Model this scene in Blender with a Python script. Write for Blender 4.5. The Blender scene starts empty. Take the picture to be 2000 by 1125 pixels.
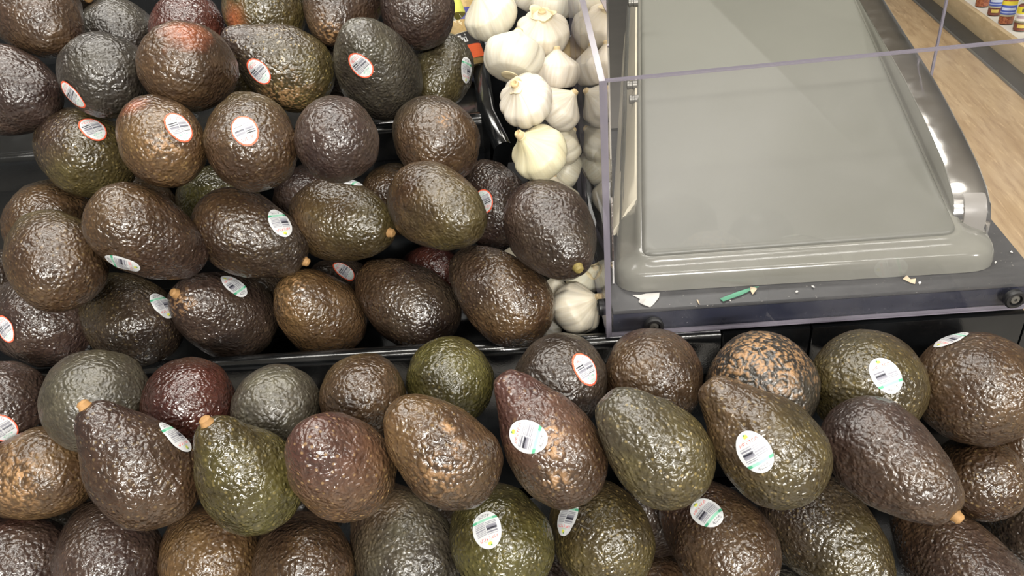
import bpy, bmesh, math, random
import numpy as np
from mathutils import Vector, Matrix
from mathutils.bvhtree import BVHTree

S = bpy.context.scene
COL = S.collection
RAD = math.radians

# ------------------------------------------------------------------ camera, world, lights, exposure
FPX = 1444.0                       # focal length in pixels of the 2000 x 1125 frame
PITCH, ROLL, YAW = RAD(31.8), RAD(6.2), RAD(4.0)
fwd = Vector((-math.sin(YAW)*math.cos(PITCH), math.cos(YAW)*math.cos(PITCH), -math.sin(PITCH)))
rt = fwd.cross(Vector((0, 0, 1))).normalized()
up = rt.cross(fwd)
rt2 = rt*math.cos(ROLL) - up*math.sin(ROLL)
up2 = up*math.cos(ROLL) + rt*math.sin(ROLL)
CAM = Vector((0, 0, 1.45))
cd = bpy.data.cameras.new('camera')
cam = bpy.data.objects.new('camera', cd)
COL.objects.link(cam)
cam.matrix_world = Matrix(((rt2.x, up2.x, -fwd.x, CAM.x), (rt2.y, up2.y, -fwd.y, CAM.y), (rt2.z, up2.z, -fwd.z, CAM.z), (0, 0, 0, 1)))
cd.sensor_width = 36.0
cd.lens = FPX/2000*36
cd.clip_start = 0.02
S.camera = cam

def ray(px, py):
    return (rt2*((px-1000)/FPX) - up2*((py-562.5)/FPX) + fwd)
def at_z(px, py, z):
    d = ray(px, py); return CAM + d*((z-CAM.z)/d.z)
def at_y(px, py, y):
    d = ray(px, py); return CAM + d*((y-CAM.y)/d.y)

W = bpy.data.worlds.new('store_light'); S.world = W; W.use_nodes = True
W.node_tree.nodes['Background'].inputs[0].default_value = (1.0, .965, .90, 1)
W.node_tree.nodes['Background'].inputs[1].default_value = 0.16

def tube_light(name, loc, sx, sy, power, col=(1, .965, .90), aim=None):
    l = bpy.data.lights.new(name, 'AREA'); l.shape = 'RECTANGLE'; l.size = sx; l.size_y = sy
    l.energy = power; l.color = col
    o = bpy.data.objects.new(name, l); COL.objects.link(o); o.location = loc
    if aim is not None:
        o.rotation_euler = (Vector(aim)-Vector(loc)).to_track_quat('-Z', 'Y').to_euler()
    return o
# rows of ceiling fixtures, one above the display and more down the store behind the photographer
tube_light('ceiling_lamp', (-.6, 1.9, 3.3), 3.0, .45, 66)
tube_light('ceiling_lamp', (-.5, .45, 3.3), 3.0, .50, 48)
tube_light('ceiling_lamp', (.6, -1.6, 3.3), 3.0, .22, 55)
tube_light('ceiling_lamp', (.7, -4.4, 3.3), 2.4, .05, 300, aim=(0, .5, 1.1))
tube_light('ceiling_lamp', (2.7, -1.3, 2.5), .30, .30, 42, aim=(.1, .5, 1.1))

S.view_settings.view_transform = 'Standard'
S.view_settings.look = 'None'
S.view_settings.exposure = 0.0
S.view_settings.gamma = 1.0
S.view_settings.use_curve_mapping = False
try: S.cycles.use_denoising = True
except Exception: pass

# ------------------------------------------------------------------ object helpers
def link(name, me, mat=None, parent=None, smooth=True):
    o = bpy.data.objects.new(name, me); COL.objects.link(o)
    if mat is not None:
        for m in (mat if isinstance(mat, (list, tuple)) else [mat]): me.materials.append(m)
    if smooth and len(me.polygons):
        me.polygons.foreach_set('use_smooth', [True]*len(me.polygons))
    if parent is not None: o.parent = parent
    return o
def tag(o, label=None, cat=None, group=None, kind=None):
    if label: o['label'] = label
    if cat: o['category'] = cat
    if group: o['group'] = group
    if kind: o['kind'] = kind
    return o
def empty(name, loc=(0, 0, 0)):
    o = bpy.data.objects.new(name, None); COL.objects.link(o); o.location = loc
    o.empty_display_size = .02
    return o
def mesh(name, V, F):
    me = bpy.data.meshes.new(name); me.from_pydata([tuple(v) for v in V], [], F); me.update(); return me
def grid_faces(nr, ns, closed=True):
    f = []
    for i in range(nr-1):
        for j in range(ns if closed else ns-1):
            k = (j+1) % ns
            f.append((i*ns+j, i*ns+k, (i+1)*ns+k, (i+1)*ns+j))
    return f
def rings_mesh(name, rings, cap0=True, cap1=True):
    """closed loops of equal length joined into a skin"""
    n = len(rings[0]); V = [p for r in rings for p in r]; F = grid_faces(len(rings), n)
    if cap0: F.append(tuple(reversed(range(n))))
    if cap1: F.append(tuple((len(rings)-1)*n+i for i in range(n)))
    me = mesh(name, V, F)
    bm = bmesh.new(); bm.from_mesh(me); bmesh.ops.recalc_face_normals(bm, faces=bm.faces); bm.to_mesh(me); bm.free()
    return me
def sharp(o, ang=35):
    me = o.data
    bm = bmesh.new(); bm.from_mesh(me)
    for e in bm.edges:
        e.smooth = not (len(e.link_faces) == 2 and e.calc_face_angle(0) > RAD(ang))
    bm.to_mesh(me); bm.free()
    return o
def prism(name, pts, off, mat, parent=None, bevel=.0, seg=2):
    """extrude a planar polygon by a vector"""
    n = len(pts); pts = [Vector(p) for p in pts]; off = Vector(off)
    V = pts+[p+off for p in pts]
    F = [tuple(range(n)), tuple(reversed(range(n, 2*n)))]+[(i, n+i, n+(i+1) % n, (i+1) % n) for i in range(n)]
    me = mesh(name, V, F)
    bm = bmesh.new(); bm.from_mesh(me); bmesh.ops.recalc_face_normals(bm, faces=bm.faces)
    if bevel: bmesh.ops.bevel(bm, geom=bm.edges[:], offset=bevel, segments=seg, affect='EDGES', profile=.6)
    bm.to_mesh(me); bm.free()
    return sharp(link(name, me, mat, parent))
def sweep(name, path, prof, mat, parent=None, side=None, closed=True):
    """sweep a 2-D profile (u sideways, v up) along a path; side = fixed sideways direction or None"""
    path = [Vector(p) for p in path]; rings = []
    for i, p in enumerate(path):
        t = (path[min(i+1, len(path)-1)]-path[max(i-1, 0)]).normalized()
        s = Vector(side).normalized() if side is not None else t.cross(Vector((0, 0, 1))).normalized()
        u = s.cross(t).normalized()
        rings.append([p+s*a+u*b for a, b in prof])
    return sharp(link(name, rings_mesh(name, rings), mat, parent), 40)
def lathe(name, prof, seg, mat, parent=None, M=None):
    rings = [[Vector((r*math.cos(2*math.pi*j/seg), r*math.sin(2*math.pi*j/seg), z)) for j in range(seg)] for r, z in prof]
    if M is not None: rings = [[M @ v for v in r] for r in rings]
    return sharp(link(name, rings_mesh(name, rings), mat, parent), 40)
def frame_of(axis, hint=(0.31, .2, .93), roll=0.0):
    z = Vector(axis).normalized(); x = Vector(hint).cross(z)
    if x.length < .05: x = Vector((1, 0, 0)).cross(z)
    x.normalize(); y = z.cross(x)
    m = Matrix((x, y, z)).transposed()
    return m @ Matrix.Rotation(roll, 3, 'Z')

# ------------------------------------------------------------------ materials
class NT:
    def __init__(self, name):
        self.m = bpy.data.materials.new(name); self.m.use_nodes = True
        self.t = self.m.node_tree; self.b = self.t.nodes['Principled BSDF']; self.out = self.t.nodes['Material Output']
    def n(self, typ, **k):
        x = self.t.nodes.new(typ)
        for a, v in k.items():
            if a.startswith('i_'): x.inputs[a[2:].replace('_', ' ')].default_value = v
            else: setattr(x, a, v)
        return x
    def l(self, a, b): self.t.links.new(a, b)
    def mix(self, fac, a, b, mode='MIX'):
        x = self.n('ShaderNodeMix', data_type='RGBA', blend_type=mode)
        for s, v in ((0, fac), (6, a), (7, b)):
            if hasattr(v, 'links') or hasattr(v, 'is_linked'): self.l(v, x.inputs[s])
            else: x.inputs[s].default_value = v if s == 0 else (*v, 1) if len(v) == 3 else v
        return x.outputs[2]
    def ramp(self, src, a, b, va=0., vb=1.):
        x = self.n('ShaderNodeMapRange'); x.inputs[1].default_value = a; x.inputs[2].default_value = b
        x.inputs[3].default_value = va; x.inputs[4].default_value = vb; self.l(src, x.inputs[0]); return x.outputs[0]
    def math(self, op, a, b=None):
        x = self.n('ShaderNodeMath', operation=op)
        for i, v in enumerate((a, b)):
            if v is None: continue
            if isinstance(v, (int, float)): x.inputs[i].default_value = v
            else: self.l(v, x.inputs[i])
        return x.outputs[0]
    def noise(self, vec, scale, detail=2, rough=.5, dist=0.):
        x = self.n('ShaderNodeTexNoise'); x.inputs['Scale'].default_value = scale; x.inputs['Detail'].default_value = detail
        x.inputs['Roughness'].default_value = rough; x.inputs['Distortion'].default_value = dist
        if vec is not None: self.l(vec, x.inputs['Vector'])
        return x.outputs['Fac']
    def bump(self, h, strength, dist, normal=None):
        x = self.n('ShaderNodeBump'); x.inputs['Strength'].default_value = strength; x.inputs['Distance'].default_value = dist
        self.l(h, x.inputs['Height'])
        if normal is not None: self.l(normal, x.inputs['Normal'])
        return x.outputs[0]
    def set(self, **k):
        for a, v in k.items():
            s = self.b.inputs[a.replace('_', ' ')]
            if hasattr(v, 'is_linked'): self.l(v, s)
            else: s.default_value = (*v, 1) if isinstance(v, tuple) and len(v) == 3 else v
        return self

def plain(name, col, rough=.5, metal=0., noise=0., nscale=60, bump=0., coat=0.):
    k = NT(name); k.set(Base_Color=col, Roughness=rough, Metallic=metal)
    tc = k.n('ShaderNodeTexCoord').outputs['Object']
    nz = k.noise(tc, nscale, 4, .6)
    if noise:
        c = k.mix(nz, tuple(max(0, x*(1-noise)) for x in col), tuple(min(1, x*(1+noise)) for x in col)); k.set(Base_Color=c)
    if bump: k.set(Normal=k.bump(nz, bump, .0006))
    if coat: k.set(Coat_Weight=coat, Coat_Roughness=.05)
    return k.m

def make_skin():
    k = NT('avocado_skin')
    tc = k.n('ShaderNodeTexCoord').outputs['Object']
    oi = k.n('ShaderNodeObjectInfo').outputs['Random']
    sc = k.n('ShaderNodeVectorMath', operation='SCALE'); sc.inputs[0].default_value = (3.1, 5.3, 7.7); k.l(oi, sc.inputs['Scale'])
    ad = k.n('ShaderNodeVectorMath', operation='ADD'); k.l(tc, ad.inputs[0]); k.l(sc.outputs[0], ad.inputs[1])
    v = ad.outputs[0]
    # warp so that the pebbles run into short wrinkles
    wn = k.n('ShaderNodeTexNoise'); wn.inputs['Scale'].default_value = 120; wn.inputs['Detail'].default_value = 1; k.l(v, wn.inputs['Vector'])
    ws = k.n('ShaderNodeVectorMath', operation='MULTIPLY_ADD'); k.l(wn.outputs['Color'], ws.inputs[0]); ws.inputs[1].default_value = (.006,)*3; k.l(v, ws.inputs[2])
    wv = ws.outputs[0]
    vo = k.n('ShaderNodeTexVoronoi', feature='SMOOTH_F1'); vo.inputs['Scale'].default_value = 330; vo.inputs['Smoothness'].default_value = .7; k.l(wv, vo.inputs['Vector'])
    cell = k.ramp(vo.outputs['Distance'], .0, .75, 1, 0)
    n1 = k.noise(v, 230, 2.0, .5, .5)
    n2 = k.noise(v, 60, 2, .5)
    n3 = k.noise(v, 26, 3, .6)
    at = k.n('ShaderNodeAttribute', attribute_name='tint').outputs['Color']
    we = k.n('ShaderNodeAttribute', attribute_name='wear')
    wr, gl, sp = [k.n('ShaderNodeSeparateColor') for _ in range(1)][0], None, None
    k.l(we.outputs['Color'], wr.inputs[0])
    wear, gloss, speck = wr.outputs[0], wr.outputs[1], wr.outputs[2]
    h = k.math('ADD', k.math('MULTIPLY', cell, .6), k.math('MULTIPLY', n1, .8))
    h = k.math('ADD', h, k.math('MULTIPLY', n2, .5))
    # colour: tint, mottled, darker between pebbles, pale lenticels
    dk = k.mix(k.ramp(n3, .35, .7), k.mix(1.0, at, (.66, .60, .60), 'MULTIPLY'), k.mix(1.0, at, (1.20, 1.20, 1.05), 'MULTIPLY'))
    c = k.mix(k.ramp(h, .55, 1.2), k.mix(1.0, dk, (.70, .68, .68), 'MULTIPLY'), k.mix(1.0, dk, (1.22, 1.2, 1.15), 'MULTIPLY'))
    v2 = k.n('ShaderNodeTexVoronoi'); v2.inputs['Scale'].default_value = 260; k.l(v, v2.inputs['Vector'])
    dot = k.ramp(v2.outputs['Distance'], .16, .34, 1, 0)
    sel = k.n('ShaderNodeSeparateColor'); k.l(v2.outputs['Color'], sel.inputs[0])
    dot = k.math('MULTIPLY', dot, k.ramp(sel.outputs[0], .45, .6))
    c = k.mix(k.math('MULTIPLY', dot, speck), c, k.mix(.5, k.mix(1.0, at, (3.2, 3.0, 2.2), 'MULTIPLY'), (.33, .25, .11)))
    # russet scars break up along the pebble tops
    ws2 = k.math('MULTIPLY', wear, k.ramp(h, .80, 1.05))
    wfac = k.math('MAXIMUM', ws2, k.ramp(wear, .985, 1.0))
    c = k.mix(wfac, c, (.36, .20, .085))
    rough = k.ramp(k.math('ADD', k.math('MULTIPLY', k.math('SUBTRACT', 1.0, gloss), 1.0), k.math('MULTIPLY', n3, .25)), .0, 1.2, .16, .44)
    k.set(Base_Color=c, Roughness=k.math('ADD', rough, k.math('MULTIPLY', wfac, .25)), Normal=k.bump(h, 1.0, .0014))
    k.b.inputs['Specular IOR Level'].default_value = .9
    return k.m
SKIN = make_skin()
STEM = plain('dried_stem', (.36, .20, .075), .7, 0, .35, 300, .4)
STEM_G = plain('green_stem', (.22, .17, .05), .6, 0, .35, 300, .4)

def make_print(name, rough=.3):
    k = NT(name)
    a = k.n('ShaderNodeAttribute', attribute_name='print').outputs['Color']
    tc = k.n('ShaderNodeTexCoord').outputs['Object']
    k.set(Base_Color=a, Roughness=rough, Normal=k.bump(k.noise(tc, 220, 2), .22, .0012))
    return k.m
PRINT = make_print('printed_label', .5)

def make_garlic():
    k = NT('garlic_skin')
    uv = k.n('ShaderNodeUVMap').outputs[0]
    mp = k.n('ShaderNodeMapping'); mp.inputs['Scale'].default_value = (46, 1.6, 1); k.l(uv, mp.inputs[0])
    oi = k.n('ShaderNodeObjectInfo').outputs['Random']
    cb = k.n('ShaderNodeCombineXYZ'); k.l(k.math('MULTIPLY', oi, 37.), cb.inputs[0]); k.l(k.math('MULTIPLY', oi, 11.), cb.inputs[1]); k.l(cb.outputs[0], mp.inputs['Location'])
    st = k.noise(mp.outputs[0], 1.0, 3, .6, .3)
    tc = k.n('ShaderNodeTexCoord').outputs['Object']
    bl = k.noise(tc, 40, 3, .5)
    at = k.n('ShaderNodeAttribute', attribute_name='tint').outputs['Color']
    c = k.mix(k.ramp(st, .35, .7), k.mix(1., at, (.86, .82, .76), 'MULTIPLY'), at)
    c = k.mix(k.ramp(bl, .55, .8, 0, .35), c, k.mix(1., at, (1.0, .96, .80), 'MULTIPLY'))
    fine = k.noise(tc, 160, 3, .6)
    h = k.math('ADD', k.math('MULTIPLY', st, .7), k.math('MULTIPLY', fine, .35))
    k.set(Base_Color=c, Roughness=.42, Normal=k.bump(h, .35, .0008))
    k.b.inputs['Subsurface Weight'].default_value = .25
    k.b.inputs['Subsurface Radius'].default_value = (.006, .005, .003)
    k.b.inputs['Subsurface Scale'].default_value = .6
    return k.m
GARLIC = make_garlic()
GSTEM = plain('garlic_neck', (.60, .46, .26), .7, 0, .3, 260, .5)
GSKIN = plain('garlic_paper', (.68, .58, .37), .6, 0, .15, 120, .3)

def make_black():
    k = NT('black_plastic'); tc = k.n('ShaderNodeTexCoord').outputs['Object']
    nz = k.noise(tc, 35, 4, .6); gr = k.noise(tc, 900, 2)
    k.set(Base_Color=k.mix(nz, (.004, .0045, .005), (.010, .011, .012)), Roughness=k.ramp(nz, .3, .7, .07, .20), Normal=k.bump(gr, .12, .0004)); k.b.inputs['Specular IOR Level'].default_value = .9
    return k.m
BLACK = make_black()
def make_slate():
    k = NT('dark_laminate'); tc = k.n('ShaderNodeTexCoord').outputs['Object']
    mp = k.n('ShaderNodeMapping'); mp.inputs['Scale'].default_value = (1, 5, 1); k.l(tc, mp.inputs[0])
    nz = k.noise(mp.outputs[0], 30, 5, .7); sp = k.noise(tc, 420, 1)
    c = k.mix(nz, (.035, .036, .04), (.075, .074, .074))
    big = k.noise(tc, 90, 2)
    c = k.mix(k.math('MULTIPLY', k.ramp(sp, .70, .76), k.ramp(big, .45, .65)), c, (.42, .40, .36))
    k.set(Base_Color=c, Roughness=k.ramp(nz, .3, .7, .3, .5))
    return k.m
SLATE = make_slate()
def make_navy():
    k = NT('dark_edge_band'); tc = k.n('ShaderNodeTexCoord').outputs['Object']
    nz = k.noise(tc, 60, 4, .6); sp = k.noise(tc, 500, 1)
    c = k.mix(k.math('MULTIPLY', k.ramp(sp, .70, .76), k.ramp(nz, .52, .70)), k.mix(nz, (.006, .008, .020), (.016, .019, .038)), (.28, .27, .27))
    k.set(Base_Color=c, Roughness=.22)
    return k.m
NAVY = make_navy()
def make_beige(name, col, rough, stain=.12):
    k = NT(name); tc = k.n('ShaderNodeTexCoord').outputs['Object']
    nz = k.noise(tc, 9, 4, .6); sp = k.noise(tc, 700, 2)
    c = k.mix(k.ramp(nz, .35, .75), col, tuple(x*(1-stain) for x in col))
    k.set(Base_Color=c, Roughness=rough, Normal=k.bump(sp, .06, .0003))
    return k.m
BEIGE = make_beige('moulded_housing', (.20, .197, .168), .14)
LID = make_beige('matte_lid', (.142, .142, .121), .38, .06)
CHROME = NT('polished_steel').set(Base_Color=(.80, .78, .75), Metallic=1., Roughness=.11)
_tc = CHROME.n('ShaderNodeTexCoord').outputs['Object']
CHROME.set(Normal=CHROME.bump(CHROME.noise(_tc, 22, 2), .12, .004), Roughness=CHROME.ramp(CHROME.noise(_tc, 60, 4), .3, .7, .07, .2))
CHROME = CHROME.m
MIRROR = plain('mirror_plate', (.93, .90, .86), .03, 1.0)
BOLT = plain('grey_bolt', (.17, .165, .15), .35, .6, .2, 200)
GROMMET = plain('black_rubber', (.012, .012, .013), .4, 0, .2, 200)
def make_acrylic():
    k = NT('clear_acrylic'); t = k.t
    tr = k.n('ShaderNodeBsdfTransparent'); tr.inputs[0].default_value = (.965, .965, .97, 1)
    gs = k.n('ShaderNodeBsdfGlossy'); gs.inputs['Roughness'].default_value = .015
    fr = k.n('ShaderNodeFresnel'); fr.inputs[0].default_value = 1.55
    ge = k.n('ShaderNodeNewGeometry').outputs['Backfacing']
    fac = k.math('MULTIPLY', fr.outputs[0], k.math('SUBTRACT', 1.0, ge))
    df = k.n('ShaderNodeBsdfDiffuse'); df.inputs[0].default_value = (.75, .74, .76, 1)
    tc = k.n('ShaderNodeTexCoord').outputs['Object']
    hz = k.ramp(k.noise(tc, 14, 5, .65), .4, .8, .008, .040)
    m0 = k.n('ShaderNodeMixShader'); k.l(hz, m0.inputs[0]); k.l(tr.outputs[0], m0.inputs[1]); k.l(df.outputs[0], m0.inputs[2])
    mx = k.n('ShaderNodeMixShader'); k.l(fac, mx.inputs[0]); k.l(m0.outputs[0], mx.inputs[1]); k.l(gs.outputs[0], mx.inputs[2])
    k.l(mx.outputs[0], k.out.inputs[0]); t.nodes.remove(k.b)
    return k.m
ACRYLIC = make_acrylic()
def make_edge():
    k = NT('acrylic_edge'); t = k.t
    tr = k.n('ShaderNodeBsdfTransparent'); tr.inputs[0].default_value = (.62, .58, .68, 1)
    k.set(Base_Color=(.215, .198, .238), Roughness=.15)
    mx = k.n('ShaderNodeMixShader'); mx.inputs[0].default_value = .72
    k.l(tr.outputs[0], mx.inputs[1]); k.l(k.b.outputs[0], mx.inputs[2]); k.l(mx.outputs[0], k.out.inputs[0])
    return k.m
EDGE = make_edge()
def make_wood(name, a, b, c, ang):
    k = NT(name); tc = k.n('ShaderNodeTexCoord').outputs['Object']
    mp = k.n('ShaderNodeMapping'); mp.vector_type = 'TEXTURE'; mp.inputs['Rotation'].default_value = (0, 0, ang); mp.inputs['Scale'].default_value = (.5, .055, .1); k.l(tc, mp.inputs[0])
    n1 = k.noise(mp.outputs[0], 1.3, 6, .62, .5); n2 = k.noise(mp.outputs[0], 5.0, 4, .6)
    col = k.mix(k.ramp(n1, .3, .72), a, b); col = k.mix(k.ramp(n2, .48, .72, 0, .75), col, c); n3 = k.noise(mp.outputs[0], 9.0, 3, .6); col = k.mix(k.ramp(n3, .58, .72, 0, .5), col, tuple(min(1, x*1.35) for x in b))
    k.set(Base_Color=col, Roughness=.38)
    return k.m

# ------------------------------------------------------------------ the setting
FLOOR = plain('store_floor', (.30, .28, .25), .35, 0, .12, 6)
fl = prism('floor', [(-6, -6, 0), (7, -6, 0), (7, 8, 0), (-6, 8, 0)], (0, 0, -.05), FLOOR); tag(fl, kind='structure')
ce = prism('ceiling', [(-6, -6, 3.45), (7, -6, 3.45), (7, 8, 3.45), (-6, 8, 3.45)], (0, 0, .05), plain('ceiling_tile', (.62, .60, .56), .8, 0, .05, 6)); tag(ce, kind='structure')

# ------------------------------------------------------------------ black produce trays
LIP_Y, LIP_Z = .530, 1.064
X0, X1 = -.80, .56
def lip_profile(r=.010, drop=.03):
    p = [(-.004, -drop), (-.004, -.012)]
    p = [(0, -drop)]
    for i in range(9):
        a = math.pi*(1.0 - i/8.0)
        p.append((r+math.cos(a)*r, math.sin(a)*r*.9-.002))
    p += [(2*r, -drop)]
    return p
# display cabinet that carries everything
cab = empty('display_cabinet', (0, .6, 0)); tag(cab, 'black cabinet carrying the avocado trays and the grey bin', 'cabinet')
CABM = plain('black_cabinet_panel', (.010, .010, .011), .4, 0, .2, 20)
def cab_box(name, x0, x1, y0, y1, z0, z1, mat=CABM, bev=.003):
    o = prism(name, [(x0, y0-.6, z0), (x1, y0-.6, z0), (x1, y1-.6, z0), (x0, y1-.6, z0)], (0, 0, z1-z0), mat, cab, bev); return o
cab_box('plinth', X0, X1, .20, 1.25, .001, .697)
cab_box('rear_carcass', X0, .044, .575, 1.25, .699, .968)
cab_box('shelf_support', .052, .43, .575, 1.05, .699, 1.062)

lower = empty('produce_tray', (0, .4, .70)); tag(lower, 'lower black tray under the front rows of avocados', 'tray', 'black produce trays')
def in_par(par, pts): return [Vector(p)-par.location for p in pts]
prism('tray_base', in_par(lower, [(X0, .22, .70), (X0, .22, .735), (X0, .40, .780), (X0, .526, .870), (X0, .526, .70)]), (X1-X0, 0, 0), BLACK, lower, .002)
# back wall of the lower tray in three upright panels with a seam between them
for xa, xb in ((X0, .1405), (.1425, .2185), (.2200, .4), (.4015, X1)):
    ztop = 1.0195 if xa < .14 else 1.058
    prism('back_panel', in_par(lower, [(xa, .530, .88), (xb, .530, .88), (xb, .530, ztop), (xa, .530, ztop)]), (0, .008, 0), BLACK, lower, .0012)
prism('front_panel', in_par(lower, [(X0, .20, .70), (X1, .20, .70), (X1, .20, .80), (X0, .20, .80)]), (0, .012, 0), BLACK, lower, .002)

upper = empty('produce_tray', (0, .6, 1.0)); tag(upper, 'upper stepped black tray with rounded lip behind the front avocados', 'tray', 'black produce trays')
def swp(name, pts, prof, par, side=None): return sweep(name, in_par(par, pts), prof, BLACK, par, side)
pr = [(0, -.034)]+[(.009-.009*math.cos(math.pi*i/10), .0100*math.sin(math.pi*i/10)) for i in range(11)]+[(.018, -.034)]
swp('front_rim', [(X0, LIP_Y+.014, LIP_Z-.009), (-.3, LIP_Y+.014, LIP_Z-.0095), (.1405, LIP_Y+.014, LIP_Z-.0125)], pr, upper, side=(0, -1, 0))
prism('tray_base', in_par(upper, [(X0, .552, .977), (X0, .552, .992), (X0, .775, .992), (X0, .775, .977)]), (-X0-.012, 0, 0), BLACK, upper, .001)
SY = .780
prism('step_riser', in_par(upper, [(X0, SY, 1.000), (-.062, SY, 1.000), (-.062, SY, 1.176), (X0, SY, 1.176)]), (0, .012, 0), BLACK, upper, .001)
pr2 = [(0, -.03)]+[(.012-.012*math.cos(math.pi*i/10), .011*math.sin(math.pi*i/10)) for i in range(11)]+[(.024, -.03)]
swp('step_rim', [(X0, SY+.020, 1.178), (-.062, SY+.020, 1.178)], pr2, upper, side=(0, -1, 0))
prism('step_base', in_par(upper, [(X0, SY+.012, 1.168), (X0, SY+.012, 1.180), (X0, 1.10, 1.215), (X0, 1.10, 1.20)]), (-X0-.066, 0, 0), BLACK, upper, .001)
prism('unseen_dark_panel', in_par(upper, [(X0, 1.10, 1.0), (.05, 1.10, 1.0), (.05, 1.10, 1.36), (X0, 1.10, 1.36)]), (0, .01, 0), BLACK, upper, .001)  # unseen black panel added as dark backdrop for the mirror plate's reflection
# ridge between the avocados and the garlic
dpts = []
for px, py, y in ((984, 280, .735), (975, 262, .745), (950, 212, .79), (941, 150, .86), (934, 100, .93), (930, 70, 1.0)):
    p = at_y(px, py, y); dpts.append(Vector((p.x, p.y, p.z)))
pd = [(-.010, -.15)]+[(-.010*math.cos(math.pi*i/10), .010*math.sin(math.pi*i/10)-.008) for i in range(11)]+[(.010, -.15)]
swp('divider', dpts, pd, upper)
prism('trough_base', in_par(upper, [(-.016, .556, .978), (-.014, .70, 1.100), (-.050, .90, 1.235), (.006, .90, 1.235), (.026, .70, 1.100), (.036, .556, .978)]), (0, 0, -.012), BLACK, upper, .001)

# ------------------------------------------------------------------ dark shelf, clear guard, grey bin
ZL = 1.088
fl_ = at_z(1190, 615, ZL); fr_ = at_z(2000, 536, ZL)
ex = (fr_-fl_); ex.z = 0; ex.normalize()
frx = fl_+ex*.366
rr1 = at_z(1904, 388, ZL); rr0 = at_z(2000, 504, ZL); er = (rr1-rr0).normalized()
rb = rr0+er*.40
rf = rr0-er*.022
shelf = empty('equipment_shelf', (0, 0, 0)); tag(shelf, 'dark laminate shelf with navy front edge under the grey bin', 'shelf')
top = [Vector((.0475, .5328, ZL)), Vector((.418, .5328, ZL)), rr0, rr1, rb, Vector((.020, rb.y, ZL)), Vector((.036, .74, ZL))]
prism('shelf_top', [p.copy() for p in top], (0, 0, -.004), SLATE, shelf, .0012)
prism('edge_band', [p-Vector((0, 0, .0042)) for p in top], (0, 0, -.0195), NAVY, shelf, .001)

guard = empty('clear_guard', (0, 0, 0)); tag(guard, 'clear acrylic guard with lavender edges standing around the grey bin', 'guard')
def pane(name, pts, off, parent):
    """acrylic sheet: faces clear, cut edges lavender"""
    pts = [Vector(p) for p in pts]; off = Vector(off); n = len(pts); rim = .0014
    # rim: edge-coloured border added on both faces to thicken edges and their shadow
    inn = []
    for i in range(n):
        u = (pts[i-1]-pts[i]).normalized(); w = (pts[(i+1) % n]-pts[i]).normalized()
        inn.append(pts[i]+(u+w)*rim/max(.3, u.cross(w).length))
    V = pts+inn+[p+off for p in pts]+[p+off for p in inn]
    F = [tuple(range(n, 2*n)), tuple(reversed(range(3*n, 4*n)))]
    for i in range(n):
        j = (i+1) % n
        F += [(i, j, n+j, n+i), (2*n+j, 2*n+i, 3*n+i, 3*n+j), (i, 2*n+i, 2*n+j, j)]
    me = mesh(name, V, F)
    bm = bmesh.new(); bm.from_mesh(me); bmesh.ops.recalc_face_normals(bm, faces=bm.faces); bm.to_mesh(me); bm.free()
    o = link(name, me, [ACRYLIC, EDGE], parent, smooth=False)
    for p in me.polygons: p.material_index = 0 if p.index < 2 else 1
    return o
GY = .526; ZB, ZT = 1.0655, 1.291
gx1 = .425
pane('front_pane', [(.0440, GY, ZB), (gx1, GY+.001, ZB), (gx1, GY+.001, ZT+.003), (.0455, GY, ZT)], (0, .0052, 0), guard)
sd = Vector((-.052, 1, 0))
p0 = Vector((.0410, GY, 0)); p1 = p0+sd*.205
q = CAM+ray(1130, 0)*1.0
sl = .205
def on_side(px, py):
    d = ray(px, py); nrm = Vector((1, .052, 0)); return CAM+d*((p0-CAM).dot(nrm)/d.dot(nrm))
tt = on_side(1132, 0); k_ = (tt.z-ZT)/(tt.y-GY)
pane('side_pane', [(p0.x, p0.y, ZB), (p1.x, p1.y, ZB+.03), (p1.x, p1.y, ZT+k_*(p1.y-GY)), (p0.x, p0.y, ZT)], (.0045, 0, 0), guard)
rc = at_z(1797, 265, ZL)
cpo = prism('corner_post', [(rc.x, rc.y, ZL+.0008), (rc.x, rc.y+.0025, ZL+.0008), (rc.x-.0025, rc.y+.0025, ZL+.0008), (rc.x-.0025, rc.y, ZL+.0008)], (0, 0, .225), EDGE, guard)
def screw(px, py, r=.0085, d=None, loc=None):
    p = loc if loc is not None else at_y(px, py, GY-.001); d = Vector(d or (0, -1, 0)); M = Matrix.Translation(p) @ frame_of(d).to_4x4()
    g = lathe('grommet', [(r*.55, 0), (r*.98, 0), (r, r*.12), (r, r*.45), (r*.86, r*.6), (r*.62, r*.6), (r*.56, r*.2), (r*.5, r*.15)], 28, GROMMET, guard, M)
    b = lathe('screw_head', [(r*.52, .0), (r*.52, r*.34), (r*.4, r*.5), (r*.15, r*.52), (r*.13, r*.3)], 20, BOLT, g, M)
    return g
screw(1978, 581)
screw(1276, 634, .0085)
screw(0, 0, .0075, (-1, -.05, 0), on_side(1177, 600))

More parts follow.
